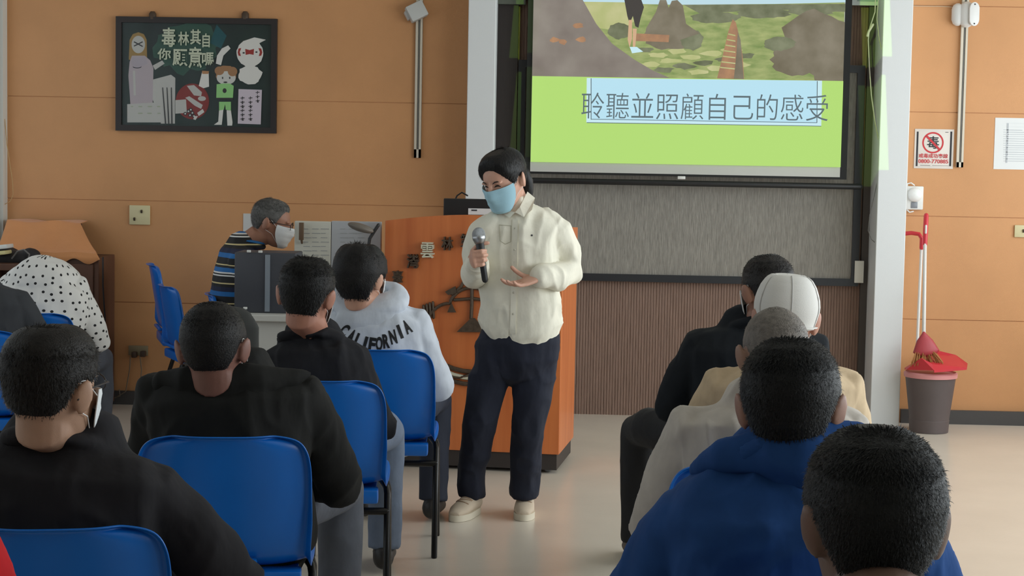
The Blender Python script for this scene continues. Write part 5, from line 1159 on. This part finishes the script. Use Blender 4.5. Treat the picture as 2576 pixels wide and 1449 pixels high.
# shirt
M_shirt = mat('cream_cotton', (234, 230, 214), .85, var=.03, vscale=20, bump=.5, bscale=17, bstretch=(1, 1, .6))
mb = MB(); mb.tube([p for p, a, b in tors], [(a + .012, b + .012) for p, a, b in tors[:-1]] + [(.066, .064)], 28, side=SD)
mb.tube(armL, [.062, .070, .066, .060, .052, .040], 16); mb.tube(armR, [.060, .066, .062, .058, .050, .040], 16)
def wfold(p, n):
    a = folds(.014, (9, 9, 6), 61, .45)(p, n); low = np.clip((.95 - p[:, 2]) / .2, 0, 1); return a * (1 - .35 * low)
shirt = blob('shirt', mb, M_shirt, wm, .006, 4, wfold)
_W = wmat(shirt); _z0 = q(1308, 834).z; _xc = q(1308, 834).x
for v in shirt.data.vertices:
    w_ = _W @ v.co; f = min(max((_z0 + .16 - w_.z) / .16, 0), 1); u = (w_.x - _xc) / .19
    v.co.z += f * f * (.062 * u * u - .012 + .03 * math.exp(-((w_.x - q(1284, 840).x) / .008) ** 2) * (w_.y < YP) * f + .004 * math.sin(w_.x * 60))
ST = [world_tree(shirt)]
def strip_on(trees, pts, half, off, name, m, parent):
    mb = MB(); row = []
    for i, (x, y) in enumerate(pts):
        a, b = onto(trees, x - half, y, off), onto(trees, x + half, y, off)
        if a is None or b is None: continue
        c = onto(trees, x - half, y, -.001); d = onto(trees, x + half, y, -.001); row.append((c, a, b, d))
    for r in row: mb.v += [tuple(p) for p in r]
    for i in range(len(row) - 1):
        for j in range(3): a = i * 4 + j; mb.f.append((a, a + 4, a + 5, a + 1)); mb.m.append(0)
    return mesh(name, mb, m, parent)
strip_on(ST, [(1296 - 6 * t + 0 * t, 552 + 288 * t) for t in np.linspace(0, 1, 40)], 7, .0045, 'button_placket', M_shirt, shirt)
for yb in (575, 628, 682, 736, 790):
    p = onto(ST, 1296 - 6 * (yb - 552) / 288, yb, .005)
    if p: mb = MB(); mb.ell(p, (.0045, .002, .0045), nu=10, nv=6); mesh('button', mb, mat('button_pearl', (190, 186, 172), .3), shirt)
p = onto(ST, 1338, 592, .003)
if p: mb = MB(); mb.ell(p, (.004, .0015, .004), nu=8, nv=5); mesh('chest_emblem', mb, M_ink, shirt)
# pocket outline
mb = MB()
for pts in (((1256, 566), (1285, 568)), ((1256, 566), (1258, 606)), ((1285, 568), (1285, 608)), ((1258, 606), (1271, 614), (1285, 608))):
    L = [];
    for a, b in zip(pts, pts[1:]):
        for t in np.linspace(0, 1, 8): L.append(onto(ST, a[0] + (b[0] - a[0]) * t, a[1] + (b[1] - a[1]) * t, .0005))
    mb.tube([p for p in L if p is not None], .0016, 6)
mesh('pocket_seam', mb, mat('seam_cream', (192, 188, 170), .8), shirt)
# collar: stand and two flaps
mb = MB(); mb.tube([nbw + V(.064 * math.sin(a), .062 * math.cos(a) - .004, .006 + .022 * math.cos(a)) for a in [2 * math.pi * i / 28 for i in range(28)]], [(.006, .026)] * 28, 8, closed=True)
mesh('collar_stand', mb, M_shirt, shirt)
for poly in (((1327, 482), (1346, 498), (1338, 528), (1318, 546), (1296, 534), (1308, 520)), ((1296, 534), (1282, 548), (1258, 534), (1268, 522), (1284, 530))):
    mb = MB(); P_ = []
    for i, (x_, y_) in enumerate(poly):
        h = onto(ST, x_, y_, .016); P_.append(h if h is not None else q(x_, y_, -.02))
    d = (CAM - P_[0]).normalized() * .004; n0 = len(P_)
    mb.add(P_ + [p - d for p in P_], [tuple(range(n0))[::-1], tuple(range(n0, 2 * n0))] + [(i, (i + 1) % n0, (i + 1) % n0 + n0, i + n0) for i in range(n0)]); mesh('collar_flap', mb, M_shirt, shirt, smooth=False)
for A in (armL, armR):
    d = (A[-1] - A[-2]).normalized(); mb = MB(); mb.tube([A[-1] - d * .025, A[-1] + d * .018], [.043, .0415], 18, cap=False); mesh('cuff', mb, M_shirt, shirt)
# trousers
M_navy = mat('navy_cotton', (24, 29, 46), .85, var=.15, vscale=10, bump=.6, bscale=14, bstretch=(1, 1, .6))
mb = MB(); mb.tube([q(1307, 822), q(1307, 860), q(1307, 900)], [(.160, .105), (.168, .115), (.165, .115)], 24, side=SD)
mb.tube([q(1250, 868), q(1238, 920), q(1226, 965), q(1208, 1050, -.02), q(1200, 1100, -.015), q(1189, 1180, .02), q(1184, 1246, .03)], [.082, .082, .078, .067, .063, .055, .052], 20, flat=True)
mb.tube([q(1358, 868), q(1350, 920), q(1342, 965), q(1331, 1050, -.02), q(1328, 1100, -.015), q(1321, 1180, .02), q(1319, 1244, .04)], [.084, .086, .083, .066, .062, .057, .056], 20, flat=True)
blob('trousers', mb, M_navy, wm, .006, 4, folds(.012, (9, 9, 6), 71, .4))
# shoes
M_shoe = mat('beige_knit_shoe', (212, 194, 172), .75, bump=.2, bscale=500); M_sole = mat('off_white_sole', (222, 212, 192), .6)
def ground(px, py): d = at(px, py, 5) - CAM; return CAM + d * (-CAM.z / d.z)
for toe, dirv in ((ground(1140, 1314), V(-.36, -.93, 0)), (ground(1316, 1312), V(-.02, -1, 0))):
    L = .245; heel = toe - dirv.normalized() * L; dn = dirv.normalized(); sd = V(-dn.y, dn.x, 0); pt = lambda t, z: heel + dn * (L * t) + V(0, 0, z)
    sh = MB(); sh.tube([pt(.10, .052), pt(.3, .054), pt(.52, .050), pt(.75, .040), pt(.93, .033)], [(.033, .036), (.036, .038), (.041, .034), (.044, .026), (.030, .018)], 18, side=sd)
    sh.tube([pt(.22, .05), pt(.24, .085), pt(.25, .11)], [(.034, .05), (.033, .046), (.033, .042)], 16, side=sd)
    so_ = blob('shoe', sh, M_shoe, wm, .0045, 3)
    mb = MB(); pts = []
    for i in range(36):
        a = 2 * math.pi * i / 36; u = .5 + .5 * math.cos(a); wdt = .037 + .011 * sstep(u, .35, .75) - .006 * sstep(u, .9, 1); pts.append(heel + dn * (L * (-.01 + 1.02 * u)) + sd * (wdt * math.copysign(abs(math.sin(a)) ** .8, math.sin(a))))
    vs = [p + V(0, 0, .001) for p in pts] + [p * 1 + V(0, 0, .028) for p in pts]; mb.add(vs, [tuple(range(36))[::-1], tuple(range(36, 72))] + [(i, (i + 1) % 36, (i + 1) % 36 + 36, i + 36) for i in range(36)]); mesh('sole', mb, M_sole, so_)
    tr = world_tree(so_)
    for t in (.40, .48, .56, .64):
        row = []
        for u in np.linspace(-1, 1, 9):
            p0 = pt(t + .03 * (1 - u * u) + .05 * u * (1 if int(t * 100) % 16 == 0 else -1) * .5, .2) + sd * (.030 * u); h = tr.ray_cast(p0, V(0, 0, -1))
            if h[0] is not None: row.append(h[0] + V(0, 0, .001))
        if len(row) > 3: mb = MB(); mb.tube(row, [(.0038, .0022)] * len(row), 6, side=dn); mesh('lace', mb, mat('lace_tan', (176, 148, 122), .7), so_)
    mb = MB(); ring = []
    for i in range(20):
        a_ = 2 * math.pi * i / 20; ring.append(pt(.235, .098) + dn * (.038 * math.cos(a_)) + sd * (.030 * math.sin(a_)) + V(0, 0, .010 * math.cos(a_)))
    mb.tube(ring, .006, 8, closed=True); mesh('shoe_collar', mb, mat('shoe_lining', (198, 178, 156), .8), so_)
# microphone
mc = thing('microphone', 'black handheld microphone with a silver head held by the woman', 'microphone', tuple(mic0))
mb = MB(); mb.tube([mic0, mic0 + (mic1 - mic0) * .5, mic1 - ax * .01], [.0125, .0135, .018], 18); mesh('handle', mb, M_black, mc)
mb = MB(); mb.ell(mic1 + ax * .022, (.027, .027, .030), nu=20, nv=14); mesh('grille', mb, mat('mic_silver', (170, 174, 178), .35, .7, bump=.6, bscale=700), mc)
mb = MB(); mb.tube([mic1 + ax * .004, mic1 + ax * .012], [.0265, .0275], 20); mesh('grille_ring', mb, M_steel, mc)
